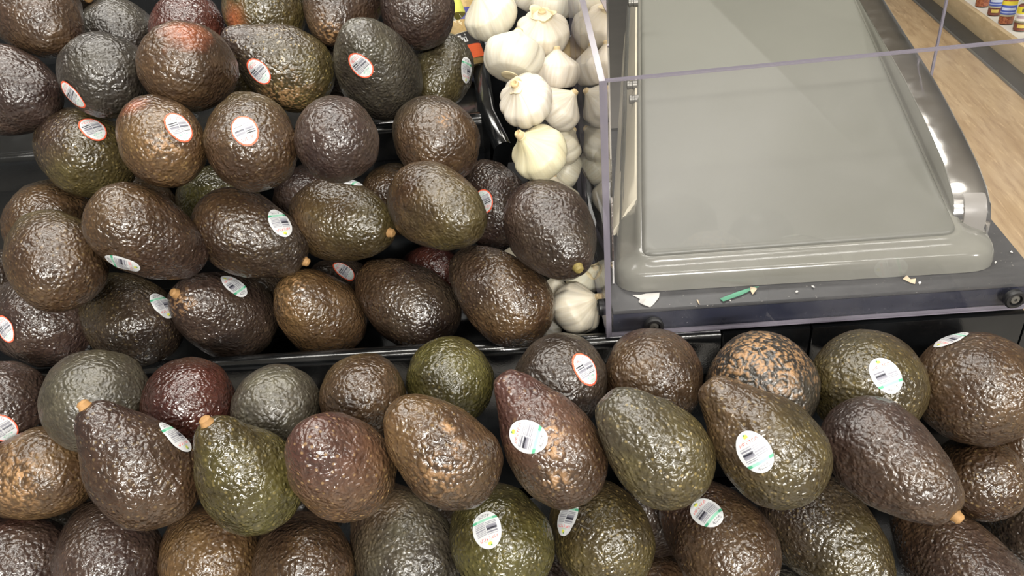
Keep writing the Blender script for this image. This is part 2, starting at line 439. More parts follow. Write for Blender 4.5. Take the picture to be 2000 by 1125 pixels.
# --- grey bin
binr = empty('bulk_bin', (0, 0, 0)); tag(binr, 'large grey moulded bin with sloping lid and chrome side trim', 'bin')
zb = ZL
P0 = at_z(1256, 501, 1.118); P1 = at_z(1867, 457, 1.118)
d = ray(1247, -950).normalized(); dh = Vector((d.x, d.y, 0)).normalized(); nh = Vector((dh.y, -dh.x, 0))
LL = .72
def rrect(c, r, n=6):
    """rounded quad through 4 corners given in order, corner radius r"""
    out = []
    for i in range(4):
        a, b, e = c[i-1], c[i], c[(i+1) % 4]
        u = (a-b).normalized(); w = (e-b).normalized()
        s, t = b+u*r, b+w*r
        for j in range(n+1):
            f = j/n
            out.append(s*(1-f)**2+b*2*f*(1-f)+t*f*f)
    return out
zb = ZL+.0006; FL = at_z(1199, 574, zb); FR = at_z(1958, 528, zb); 
FLb = Vector((FL.x, FL.y, zb))+Vector((dh.x, dh.y, 0))*LL
fre = at_z(1885, 395, zb); FRb = FR+(fre-FR).normalized()*.30+Vector((.02, LL-.30, 0))
def quad(inset, z, lidlike=0.0):
    """blend from the base outline to the lid outline"""
    base = [FL, FR, FRb, FLb]; lid = [P0, P1, P1+d*LL, P0+d*LL]
    out = []
    for a, b in zip(base, lid):
        p = a.lerp(b, inset); out.append(Vector((p.x, p.y, a.z+(b.z-a.z)*z)))
    return out
R0 = .030
rings = [rrect(quad(0, 0), R0), rrect(quad(0, .16), R0)]
for a_, z_ in ((.02, .30), (.06, .42), (.13, .52), (.25, .60), (.42, .68), (.58, .77), (.72, .88), (.80, .965), (.86, .99), (.93, 1.0)):
    rings.append(rrect(quad(a_, z_), R0+(-.016)*a_))
hs = link('housing', rings_mesh('housing', rings, True, True), BEIGE, binr); sharp(hs, 50)
ln = (P1-P0).cross(d).normalized()
lr = [rrect([p+ln*h for p in [P0+(P1-P0).normalized()*i_+d*i_, P1-(P1-P0).normalized()*i_+d*i_, P1-(P1-P0).normalized()*i_+d*LL, P0+(P1-P0).normalized()*i_+d*LL]], .012) for i_, h in ((-.001, -.004), (-.001, .0015), (.0008, .0035), (.004, .0040))]
sharp(link('lid', rings_mesh('lid', lr, True, True), LID, binr), 50)
# shallow raised rib inside the lid and the low front step
lf = (P1-P0).normalized()
def on_lid(s, u, h=0.): return P0+lf*s+d*u+ln*h
# chrome-faced side trim: a curved rail on the right edge of the lid
lw = (P1-P0).length
S0 = P1+nh*.004
prof = [(.024, .002), (.030, .0095), (.045, .0155), (.070, .0195), (.11, .0210), (.16, .0212), (.21, .0200), (.26, .0165), (.33, .011), (.43, .0045), (.62, .002)]
def tp(s, h, w): 
    b_ = S0+dh*s; return Vector((b_.x, b_.y, P1.z+s*d.z/math.hypot(d.x, d.y)+h))+nh*w
tr = empty('side_trim', (0, 0, 0)); tr.parent = binr
trim_w = .030
ringsT = []
for s, h in prof:
    lo = -.004
    ringsT.append([tp(s, lo, 0), tp(s, h-.0012, 0), tp(s, h, .0012), tp(s, h+.0006, trim_w*.5), tp(s, h-.001, trim_w-.003), tp(s, h-.006, trim_w), tp(s, lo, trim_w)])
me = rings_mesh('trim_body', ringsT)
body = link('trim_body', me, [BEIGE], tr); sharp(body, 50)
ringsC = []
for s, h in [(.0215, -.004)]+prof:
    ringsC.append([tp(s, h, .0005), tp(s, h+.0012, .0005), tp(s, h+.0020, .004), tp(s, h+.0024, trim_w*.5), tp(s, h+.0016, trim_w-.003), tp(s, h-.003, trim_w+.0012), tp(s, h-.016, trim_w+.0016), tp(s, h-.016, trim_w+.0002), tp(s, h-.004, trim_w-.001), tp(s, h, trim_w*.5)])
ch = link('chrome_face', rings_mesh('chrome_face', ringsC), CHROME, tr); sharp(ch, 55); ch['label'] = 'polished chrome face of the trim'
CLEARGREY = plain('frosted_cap', (.24, .225, .205), .35, 0, .05)
ringsE = []
for s, h in ((.0200, -.004), (.0222, .0030), (.0272, .0092), (.0335, .0118)):
    ringsE.append([tp(s, h-.012, trim_w*.28), tp(s, h+.0022, trim_w*.28), tp(s, h+.0030, trim_w*.36), tp(s, h+.0030, trim_w*.80), tp(s, h+.0018, trim_w*.88), tp(s, h-.012, trim_w*.88)])
cp = link('end_cap', rings_mesh('end_cap', ringsE), CLEARGREY, tr); sharp(cp, 50)
CREAM = plain('bright_wall_cream', (.62, .57, .45), .16, 0, .06, 30)  # paler than the housing so its dim left wall looks brightly lit
def rail(name, k0, k1, out, thick):
    """lighter cream strip added to brighten the left wall, between base line (0) and lid edge (1)"""
    def w_(u, k): 
        b_ = FL+dh*u+Vector((0, 0, .012)); l_ = P0+d*(u*1.0); return b_.lerp(l_, k)-nh*out
    rr_ = []
    for u in (.085, .10, .13, .2, .3, .45, .6, LL-.02):
        a_, b_ = w_(u, k0), w_(u, k1); m_ = a_.lerp(b_, .5)-nh*.0012
        rr_.append([a_, m_, b_, b_+nh*thick, a_+nh*thick])
    o = link(name, rings_mesh(name, rr_), CREAM, binr); o['label'] = 'lighter cream strip added to brighten the left wall'; return sharp(o, 50)
rail('bright_wall_strip', .04, .40, .0058, .004); rail('bright_wall_strip', .43, .92, .0058, .005)
# bolts on the left wall of the bin
def wall_bolt(px, py, y):
    p = at_y(px, py, y); M = Matrix.Translation(p) @ frame_of((-nh).to_tuple()).to_4x4()
    lathe('bolt', [(.0052, -.004), (.0052, .0012), (.0044, .002), (.0044, .0045), (.0052, .005), (.0052, .0075), (.003, .0085)], 20, BOLT, binr, M)

for px, py, y_ in ((1240, 5, .97), (1238, 166, .86), (1243, 194, .83)):
    wall_bolt(px, py, y_)

# mirror-polished plate between the garlic trough and the bin
plate = prism('mirror_plate', [(.0520, .576, ZL+.0008), (.0325, .755, ZL+.0008), (.0325-.108*.22, .755+.22, ZL+.0008), (.0350-.108*.22, .755+.22, ZL+.0008), (.0350, .755, ZL+.0008), (.0534, .576, ZL+.0008)], (0, 0, .33), MIRROR)
tag(plate, 'tall polished metal plate between the garlic and the grey bin', 'plate')

# litter on the dark shelf
PAPER = plain('white_paper', (.72, .70, .66), .7, 0, .08, 300, .5)
GREEN = plain('green_band', (.10, .34, .21), .5, 0, .1, 200)
TAN = plain('dry_husk', (.62, .50, .34), .7, 0, .2, 300, .5)
def flake(name, pix, mat, label, cat, lift=.0018, z=ZL, seed=1, group=None):
    rnd = random.Random(seed)
    c = [at_z(px, py, z+.0006) for px, py in pix]; ce = sum(c, Vector())/len(c)
    V = [p+Vector((0, 0, rnd.uniform(.0002, lift))) for p in c]; n = len(V)
    V = V+[ce+Vector((0, 0, lift*.6))]+[v-Vector((0, 0, .0004)) for v in V]+[ce+Vector((0, 0, lift*.6-.0004))]
    F = [(i, (i+1) % n, n) for i in range(n)]+[((i+1) % n+n+1, i+n+1, 2*n+1) for i in range(n)]+[(i, i+n+1, (i+1) % n+n+1, (i+1) % n) for i in range(n)]
    me = mesh(name, V, F); bm = bmesh.new(); bm.from_mesh(me); bmesh.ops.recalc_face_normals(bm, faces=bm.faces); bm.to_mesh(me); bm.free()
    o = link(name, me, mat, None, smooth=False)
    return tag(o, label, cat, group)
flake('paper_scrap', [(1235, 577), (1250, 578), (1262, 575), (1288, 574), (1287, 583), (1277, 594), (1270, 600), (1255, 597), (1247, 591), (1250, 585)], PAPER, 'torn white paper scrap on the dark shelf beside the front left corner', 'paper scrap', .002, seed=3)
flake('green_strip', [(1406, 585), (1440, 572), (1472, 562), (1482, 562), (1447, 578), (1412, 591)], GREEN, 'green plastic strip lying on the dark shelf under the bin rim', 'strip', .0015, seed=5)
flake('husk_flake', [(1465, 563), (1472, 562), (1478, 570), (1470, 576), (1465, 572)], TAN, 'pale dry flake lying across the green strip', 'flake', .005, seed=7)
flake('husk_flake', [(1763, 546), (1770, 543), (1779, 547), (1788, 548), (1787, 555), (1777, 553)], TAN, 'tan husk flake with knobbed end right of the green strip', 'flake', .003, seed=8)
flake('husk_flake', [(1360, 587), (1363, 586), (1367, 595), (1364, 595)], TAN, 'thin sliver of husk between the paper scrap and the green strip', 'flake', .0015, seed=9)
CRL = ['tiny pale crumb right below the green strip', 'tiny pale crumb right of the green strip, nearer the front edge', 'tiny pale crumb right of the green strip, touching the bin rim', 'tiny pale crumb next to the knobbed husk flake', 'tiny pale crumb on the shelf right of the bin corner, farther back', 'tiny pale crumb on the shelf right of the bin corner, nearer the bin']
for i_, (px, py, s_) in enumerate(((1426, 589, 2), (1556, 571, 3), (1588, 561, 4), (1796, 554, 3), (1975, 494, 3), (1944, 514, 2))):
    flake('crumb', [(px-s_, py), (px, py-s_*.7), (px+s_, py), (px, py+s_*.8)], PAPER, CRL[i_], 'crumb', .0016, seed=20+i_, group='crumbs on the dark shelf')

# ------------------------------------------------------------------ printing helpers (5 x 7 letters painted into label colours)
FONT = {'4': '00010 00110 01010 10010 11111 00010 00010', '2': '01110 10001 00001 00110 01000 10000 11111', '5': '11111 10000 11110 00001 00001 10001 01110',
 'M': '10001 11011 10101 10101 10001 10001 10001', 'E': '11111 10000 10000 11110 10000 10000 11111', 'X': '10001 01010 00100 00100 00100 01010 10001',
 'I': '01110 00100 00100 00100 00100 00100 01110', 'C': '01110 10001 10000 10000 10000 10001 01110', 'O': '01110 10001 10001 10001 10001 10001 01110',
 'h': '10000 10000 10110 11001 10001 10001 10001', 'i': '00100 00000 01100 00100 00100 00100 01110'}
def draw_text(img, txt, x0, y0, x1, y1, col):
    """img rows run top to bottom; text fills the box"""
    cols = []
    for ch_ in txt:
        g_ = np.array([[int(b) for b in r] for r in FONT[ch_].split()])
        cols.append(g_); cols.append(np.zeros((7, 1), int))
    g_ = np.concatenate(cols[:-1], 1)
    for yy in range(int(y0), int(y1)):
        for xx in range(int(x0), int(x1)):
            if g_[min(6, int((yy-y0)/(y1-y0)*7)), min(g_.shape[1]-1, int((xx-x0)/(x1-x0)*g_.shape[1]))]: img[yy, xx] = col
def paint_sticker(kind):
    Hh, Ww = 148, 112
    img = np.ones((Hh, Ww, 3))*np.array((.68, .69, .70))
    yy, xx = np.mgrid[0:Hh, 0:Ww]; rr = np.hypot((xx-Ww/2)/(Ww/2), (yy-Hh/2)/(Hh/2))
    red, grn, blk, gry = (.72, .09, .07), (.08, .38, .22), (.02, .02, .03), (.20, .20, .24)
    rnd = random.Random(4)
    if kind == 'R':
        img[18:23, 38:74] = (.45, .55, .48)
        draw_text(img, 'MEXICO', 26, 26, 88, 39, red)
        a0, a1, mid = 46, 104, 54
    else:
        yy2 = np.hypot((xx-56)/9., (yy-17)/7.); img[yy2 < 1] = (.72, .70, .10)
        img[9:15, 50:56] = (.05, .25, .09)
        img[26:29, 38:76] = (.40, .55, .42)
        draw_text(img, 'MEXICO', 22, 31, 92, 44, red)
        a0, a1, mid = 49, 103, 56
    for x0_, x1_ in ((14, mid-1), (mid+2, 99)):
        y = a0+(0 if x0_ < mid else 2)
        while y < a1-2:
            t_ = rnd.choice((3, 4, 6)); img[y:min(a1, y+t_), x0_:x1_] = rnd.choice((gry, gry, (.30, .30, .34), blk if kind == 'R' else gry)); y += t_+rnd.choice((2, 3, 4))
    if kind == 'G':
        img[66:74, 14:mid-2] = blk
        img[106:117, :] = (.30, .62, .46); img[106:117, :24] = grn; img[106:117, 88:] = grn
        draw_text(img, '4225', 34, 121, 80, 136, (.16, .16, .17))
    else:
        draw_text(img, '4225', 36, 108, 80, 120, (.20, .48, .34))
        draw_text(img, '4225', 42, 124, 74, 135, (.32, .58, .44))
        img[rr > .90] = (.82, .13, .06)
    return img
STK = {k: paint_sticker(k) for k in 'RG'}
def set_color(me, name, C):
    a = me.color_attributes.new(name, 'FLOAT_COLOR', 'POINT')
    C = np.asarray(C, float); 
    if C.shape[1] == 3: C = np.concatenate([C, np.ones((len(C), 1))], 1)
    a.data.foreach_set('color', C.ravel())

# ------------------------------------------------------------------ avocados
# id: centre x, y, z; stem direction; width; length ratio; neck
AVO = {
'A1':(-0.4639,0.7132,1.3459, 0.634,-0.665,-0.396, 0.0818,1.420,0.50),
'A2':(-0.4836,0.8500,1.3554, 0.414,-0.864,-0.285, 0.0775,1.420,0.40),
'A3':(-0.4474,0.8096,1.3006, -0.359,0.911,0.205, 0.0778,1.420,0.30),
'A4':(-0.3633,0.7974,1.3027, -0.183,0.942,0.282, 0.0752,1.420,0.30),
'A5':(-0.2821,0.8047,1.3161, -0.294,0.932,0.212, 0.0826,1.420,0.30),
'A6':(-0.1977,0.7886,1.3117, -0.147,-0.938,-0.313, 0.0772,1.420,0.45),
'A7':(-0.1201,0.7905,1.3064, -0.109,0.947,0.301, 0.0746,1.420,0.30),
'B0':(-0.4775,0.6506,1.2911, 0.900,-0.430,-0.075, 0.0827,1.360,0.40),
'B1':(-0.3820,0.6478,1.2996, -0.479,0.878,-0.006, 0.0721,1.420,0.30),
'B2':(-0.3030,0.6469,1.2973, -0.013,0.924,-0.382, 0.0753,1.420,0.30),
'B3':(-0.2564,0.7281,1.2762, -0.713,-0.313,0.628, 0.0792,1.445,0.90),
'B4':(-0.1603,0.7251,1.2645, -0.132,-0.570,0.811, 0.0815,1.420,0.60),
'B5':(-0.1085,0.7977,1.2316, -0.134,-0.920,-0.368, 0.0718,1.360,0.30),
'C1':(-0.4230,0.6362,1.2371, -0.727,0.640,0.250, 0.0778,1.420,0.50),
'C2':(-0.3152,0.5768,1.2612, -0.550,0.789,0.274, 0.0673,1.420,0.40),
'C3':(-0.2440,0.5850,1.2510, -0.345,0.915,0.208, 0.0733,1.420,0.35),
'C4':(-0.1728,0.5831,1.2473, -0.328,0.943,0.059, 0.0677,1.420,0.30),
'C5':(-0.1070,0.6739,1.2071, -0.447,0.888,0.105, 0.0772,1.420,0.35),
'D1':(-0.4676,0.6197,1.1753, -0.442,0.896,-0.033, 0.0797,1.420,0.30),
'D2':(-0.4414,0.7173,1.1358, -0.353,0.936,-0.013, 0.0776,1.420,0.30),
'D3':(-0.3433,0.6916,1.1483, -0.683,0.719,-0.130, 0.0795,1.420,0.30),
'D4':(-0.2575,0.7196,1.1335, -0.254,0.966,-0.045, 0.0724,1.420,0.30),
'D5':(-0.1661,0.7198,1.1285, -0.151,0.989,-0.009, 0.0711,1.420,0.30),
'D6':(-0.0580,0.6943,1.1235, -0.257,0.853,0.455, 0.0757,1.420,0.45),
'D7':(-0.0001,0.5594,1.1555, 0.347,-0.923,-0.168, 0.0750,1.420,0.40),
'E1':(-0.4151,0.5339,1.1822, -0.566,0.772,0.289, 0.0737,1.420,0.35),
'E2':(-0.3324,0.5379,1.1914, 0.595,0.241,-0.767, 0.0687,1.484,0.40),
'E3':(-0.2675,0.5809,1.1624, 0.852,-0.100,-0.514, 0.0740,1.421,0.35),
'E4':(-0.1906,0.6111,1.1553, 0.869,-0.494,-0.016, 0.0778,1.420,0.35),
'E5':(-0.0965,0.5800,1.1755, 0.665,-0.736,-0.126, 0.0734,1.420,0.35),
'F0':(-0.4917,0.5728,1.0979, -0.857,0.515,0.028, 0.0834,1.420,0.40),
'F1':(-0.4017,0.5694,1.0951, -0.740,0.616,0.270, 0.0797,1.420,0.40),
'F2':(-0.3140,0.5729,1.0888, -0.350,-0.530,0.773, 0.0789,1.420,0.40),
'F3':(-0.2285,0.5856,1.0749, -0.308,-0.359,0.881, 0.0765,1.360,0.35),
'F4':(-0.1459,0.5978,1.0711, -0.776,0.370,0.511, 0.0782,1.445,0.40),
'F5':(-0.0509,0.5579,1.0991, -0.694,0.492,0.526, 0.0742,1.484,0.40),
'F6':(-0.1312,0.6795,1.0494, 0.556,-0.731,0.395, 0.0661,1.420,0.30),
'F7':(-0.2327,0.6727,1.0479, -0.159,-0.732,0.663, 0.0673,1.420,0.30),
'F8':(-0.3087,0.6570,1.0460, 0.020,-0.760,0.649, 0.0764,1.420,0.30),
'F9':(-0.5588,0.6344,1.1036, 0.293,-0.749,0.595, 0.0731,1.420,0.30),
'G0':(-0.4719,0.4740,1.0766, -0.603,0.738,-0.304, 0.0729,1.420,0.30),
'G1':(-0.3609,0.4365,1.1064, -0.602,0.752,-0.269, 0.0765,1.420,0.30),
'G2':(-0.2880,0.4348,1.0988, -0.414,0.890,-0.191, 0.0672,1.420,0.30),
'G3':(-0.2210,0.4328,1.0899, -0.345,0.871,-0.349, 0.0663,1.420,0.30),
'G4':(-0.1549,0.4416,1.0893, -0.238,0.910,-0.339, 0.0652,1.420,0.30),
'G5':(-0.0921,0.4741,1.0732, -0.127,0.930,-0.346, 0.0713,1.420,0.30),
'G6':(-0.0014,0.4573,1.0793, 0.014,0.903,-0.430, 0.0727,1.420,0.30),
'G7':(0.0727,0.4699,1.0672, 0.139,0.918,-0.372, 0.0776,1.420,0.30),
'G8':(0.1558,0.4556,1.0626, 0.269,0.866,-0.420, 0.0821,1.420,0.30),
'G9':(0.2400,0.4610,1.0524, 0.383,0.831,-0.404, 0.0852,1.420,0.30),
'G10':(0.3277,0.4630,1.0399, 0.483,0.765,-0.425, 0.0890,1.420,0.30),
'H0':(-0.4196,0.4111,1.0546, -0.987,0.004,-0.159, 0.0705,1.420,0.30),
'H1':(-0.2908,0.3557,1.1128, -0.450,0.163,0.878, 0.0667,1.499,0.75),
'H2':(-0.2176,0.3529,1.1016, -0.266,0.015,0.964, 0.0652,1.420,0.65),
'H3':(-0.1513,0.3490,1.1080, -0.175,-0.329,0.928, 0.0658,1.420,0.60),
'H4':(-0.0838,0.3549,1.1092, -0.610,0.133,0.781, 0.0639,1.420,0.50),
'H5':(-0.0152,0.3766,1.0956, -0.494,0.378,0.783, 0.0646,1.663,0.85),
'H6':(0.0562,0.3643,1.0935, -0.637,0.358,0.683, 0.0649,1.420,0.45),
'H7':(0.1279,0.3695,1.0893, -0.632,0.513,0.581, 0.0687,1.485,0.80),
'H8':(0.2191,0.3681,1.0602, 0.519,-0.829,-0.208, 0.0678,1.479,0.40),
'H9':(0.3312,0.4377,0.9640, 0.150,0.787,-0.599, 0.0673,1.420,0.30),
'H10':(0.3875,0.4752,0.9593, 0.183,0.806,-0.563, 0.0663,1.420,0.30),
'H11':(0.3975,0.4435,0.8935, 0.077,0.806,-0.587, 0.0805,1.420,0.30),
'I0':(-0.4414,0.3772,0.9943, -0.821,0.558,-0.121, 0.0771,1.420,0.40),
'I1':(-0.3616,0.3766,1.0036, -0.525,0.851,0.016, 0.0750,1.420,0.50),
'I2':(-0.2869,0.3804,0.9896, -0.557,0.783,-0.276, 0.0758,1.420,0.35),
'I3':(-0.2076,0.3661,0.9921, -0.461,0.813,-0.355, 0.0723,1.420,0.35),
'I4':(-0.1348,0.3823,0.9876, -0.507,0.825,0.251, 0.0774,1.420,0.45),
'I5':(-0.0573,0.3758,0.9985, -0.305,0.920,-0.245, 0.0745,1.420,0.40),
'I6':(0.0183,0.3952,0.9759, -0.288,0.920,-0.267, 0.0768,1.420,0.40),
'I7':(0.1102,0.3895,0.9678, -0.472,0.871,0.137, 0.0768,1.420,0.40),
'I8':(0.2030,0.3992,0.9459, 0.479,-0.848,-0.227, 0.0787,1.504,0.40),
'I9':(0.2942,0.3857,0.9299, -0.325,0.931,0.168, 0.0776,1.647,0.80),
'J1':(0.0762,0.4074,0.8732, -0.426,-0.377,0.822, 0.0670,1.420,0.30),
'J2':(-0.0163,0.4064,0.8801, -0.315,-0.423,0.850, 0.0671,1.420,0.30),
'J3':(0.1809,0.4113,0.8477, -0.542,-0.303,0.784, 0.0635,1.420,0.30),
'J4':(0.0677,0.4432,0.9305, -0.421,-0.456,0.784, 0.0671,1.420,0.30),
'J7':(-0.4645,0.4594,0.9502, 0.231,-0.587,0.776, 0.0707,1.420,0.30),
'J8':(-0.2381,0.4494,0.9524, -0.032,-0.575,0.818, 0.0637,1.420,0.30),
'J9':(-0.1065,0.4467,0.9453, -0.206,-0.537,0.818, 0.0631,1.420,0.30),
'K1':(-0.4073,0.7677,1.2366, 0.117,-0.881,0.459, 0.0709,1.420,0.30),
'K2':(-0.3145,0.7812,1.2436, 0.014,-0.896,0.444, 0.0711,1.420,0.30),
'K3':(-0.2296,0.8217,1.2452, -0.095,-0.901,0.423, 0.0737,1.420,0.30),
}
def vnoise(P, scale, seed):
    """smooth value noise on an (n,3) array"""
    rs = np.random.RandomState(seed); T = rs.rand(4096)
    Q = P*scale+100.0; I = np.floor(Q).astype(int); f = Q-I; f = f*f*(3-2*f)
    def hsh(a, b, c): return T[(a*73856093 ^ b*19349663 ^ c*83492791) & 4095]
    r = 0
    for dx in (0, 1):
        for dy in (0, 1):
            for dz in (0, 1):
                w = (f[:, 0] if dx else 1-f[:, 0])*(f[:, 1] if dy else 1-f[:, 1])*(f[:, 2] if dz else 1-f[:, 2])
                r = r+w*hsh(I[:, 0]+dx, I[:, 1]+dy, I[:, 2]+dz)
    return r
PAL = {'purple': (.056, .036, .032), 'brown': (.078, .047, .027), 'olive': (.076, .061, .025), 'green': (.078, .071, .024), 'grey': (.074, .068, .053),
       'black': (.043, .038, .033), 'red': (.070, .022, .018), 'tan': (.120, .072, .035), 'dark': (.046, .033, .026), 'rust': (.30, .09, .04), 'rose': (.105, .050, .045)}
# id: body colour, stem-end colour, gloss 0-1, pale speckle 0-1
LOOK = {
'A1': ('purple', 'brown', .5, .1), 'A2': ('dark', 'dark', .5, .1), 'A3': ('black', 'grey', .35, .05), 'A4': ('red', 'red', .85, .05), 'A5': ('olive', 'green', .6, .4), 'A6': ('purple', 'brown', .5, .1), 'A7': ('purple', 'black', .5, .1),
'B0': ('purple', 'purple', .5, .1), 'B1': ('black', 'black', .45, .0), 'B2': ('brown', 'purple', .55, .1), 'B3': ('olive', 'purple', .5, .9), 'B4': ('black', 'grey', .5, .15), 'B5': ('grey', 'olive', .5, .15),
'C1': ('olive', 'purple', .65, .5), 'C2': ('tan', 'brown', .6, .5), 'C3': ('brown', 'olive', .6, .25), 'C4': ('purple', 'brown', .55, .1), 'C5': ('brown', 'grey', .5, .15),
'D1': ('brown', 'olive', .75, .2), 'D2': ('brown', 'olive', .8, .2), 'D3': ('green', 'olive', .85, .3), 'D4': ('purple', 'dark', .6, .1), 'D5': ('brown', 'olive', .75, .2), 'D6': ('purple', 'dark', .7, .15), 'D7': ('purple', 'dark', .6, .1),
'E1': ('brown', 'olive', .55, .4), 'E2': ('brown', 'purple', .7, .2), 'E3': ('brown', 'dark', .6, .35), 'E4': ('brown', 'olive', .55, .2), 'E5': ('brown', 'olive', .5, .15),
'F0': ('purple', 'dark', .75, .1), 'F1': ('dark', 'olive', .9, .35), 'F2': ('dark', 'purple', .8, .1), 'F3': ('brown', 'tan', .7, .15), 'F4': ('dark', 'brown', .85, .2), 'F5': ('brown', 'dark', .8, .3), 'F6': ('red', 'red', .8, .1), 'F7': ('dark', 'dark', .5, .1), 'F8': ('dark', 'dark', .5, .1), 'F9': ('dark', 'dark', .5, .1),
'G0': ('purple', 'brown', .7, .1), 'G1': ('grey', 'olive', .35, .1), 'G2': ('red', 'brown', .9, .05), 'G3': ('grey', 'grey', .3, .05), 'G4': ('brown', 'olive', .7, .15), 'G5': ('green', 'olive', .8, .35), 'G6': ('dark', 'grey', .5, .1), 'G7': ('brown', 'rose', .6, .3), 'G8': ('black', 'dark', .6, .15), 'G9': ('olive', 'brown', .65, .45), 'G10': ('brown', 'purple', .6, .25),
'H0': ('tan', 'brown', .45, .35), 'H1': ('brown', 'purple', .8, .35), 'H2': ('green', 'olive', .85, .5), 'H3': ('tan', 'rose', .65, .8), 'H4': ('brown', 'tan', .7, .35), 'H5': ('brown', 'rose', .6, .4), 'H6': ('olive', 'grey', .6, .8), 'H7': ('olive', 'brown', .55, .5), 'H8': ('purple', 'brown', .5, .05), 'H9': ('brown', 'olive', .85, .5), 'H10': ('brown', 'brown', .6, .4), 'H11': ('dark', 'olive', .6, .2),
'I0': ('purple', 'red', .75, .1), 'I1': ('purple', 'dark', .75, .1), 'I2': ('tan', 'brown', .65, .3), 'I3': ('brown', 'purple', .75, .15), 'I4': ('grey', 'brown', .6, .15), 'I5': ('green', 'dark', .75, .4), 'I6': ('olive', 'brown', .65, .6), 'I7': ('brown', 'purple', .65, .35), 'I8': ('dark', 'olive', .8, .4), 'I9': ('purple', 'brown', .65, .2),
'J1': ('brown', 'brown', .6, .2), 'J2': ('purple', 'dark', .6, .1), 'J3': ('grey', 'grey', .5, .1), 'J4': ('dark', 'dark', .5, .1), 'J7': ('grey', 'grey', .5, .1), 'J8': ('dark', 'dark', .6, .1), 'J9': ('dark', 'dark', .6, .1),
'K1': ('grey', 'grey', .6, .1), 'K2': ('grey', 'olive', .6, .1), 'K3': ('dark', 'dark', .6, .1)}
# russet patches: avocado, pixel centre, radius in m, strength
SCAR = {'G8': [(1480, 672, .036, .98)], 'H5': [(1074, 834, .0045, 1.), (1086, 846, .0040, 1.), (1080, 878, .0052, 1.), (1092, 940, .007, .8)], 'H4': [(875, 832, .0040, .95), (890, 868, .0035, 1.), (860, 930, .012, .55)],
        'H0': [(20, 945, .018, .72), (38, 928, .007, 1.)], 'C2': [(318, 286, .010, .85)], 'C5': [(868, 233, .005, .9)], 'A6': [(640, 62, .009, .85)], 'F3': [(571, 555, .008, .85), (548, 590, .012, .45)], 'B3': [(560, 190, .018, .62)], 'H7': [(1440, 735, .010, .6)], 'F2': [(352, 592, .010, .75)]}
PATCH = {'A5': [(455, 38, .016, 'rust')], 'B2': [(365, 60, .018, 'rust')], 'C2': [(262, 205, .012, 'rust')], 'C1': [(100, 260, .026, 'purple')], 'H2': [(432, 905, .018, 'green')], 'I5': [(900, 1060, .03, 'green')]}
# stems seen: pixel of the stem tip or None for straight on the axis, material
STEMS = {'A1': 'scar', 'B0': 'scar', 'B5': 'scar', 'C1': 'dry', 'D7': 'green', 'E3': 'dry', 'E4': 'dry', 'F2': 'dry', 'H1': 'dry', 'H2': 'dry', 'H8': 'dry', 'I8': 'dry', 'A2': 'dry'}
# avocado, pixel, kind, direction of the top of the sticker in the photograph (degrees, y down)
STICK = {'B1': (141, 186, 'R', 240), 'B3': (505, 140, 'R', 237), 'B4': (704, 128, 'R', 238), 'B5': (911, 137, 'G', 90), 'C1': (181, 250, 'R', 234), 'C2': (350, 247, 'R', 240), 'C3': (478, 254, 'R', 66), 'D6': (944, 393, 'R', 65),
         'F0': (9, 643, 'R', 235), 'F7': (673, 528, 'R', 200), 'G0': (4, 838, 'R', 240), 'G6': (1144, 720, 'R', 247), 'E2': (238, 516, 'G', 28), 'E3': (548, 434, 'G', 72), 'F1': (318, 595, 'G', 62), 'F2': (457, 558, 'G', 207),
         'E4': (680, 353, 'G', 200), 'G9': (1731, 732, 'G', 250), 'H5': (1029, 853, 'G', 194), 'H7': (1473, 884, 'G', 233), 'I5': (950, 1033, 'G', 66), 'I6': (1107, 1010, 'G', 80), 'I7': (1379, 1000, 'G', 226), 'G10': (1856, 661, 'G', 150), 'H1': (346, 850, 'G', 50)}
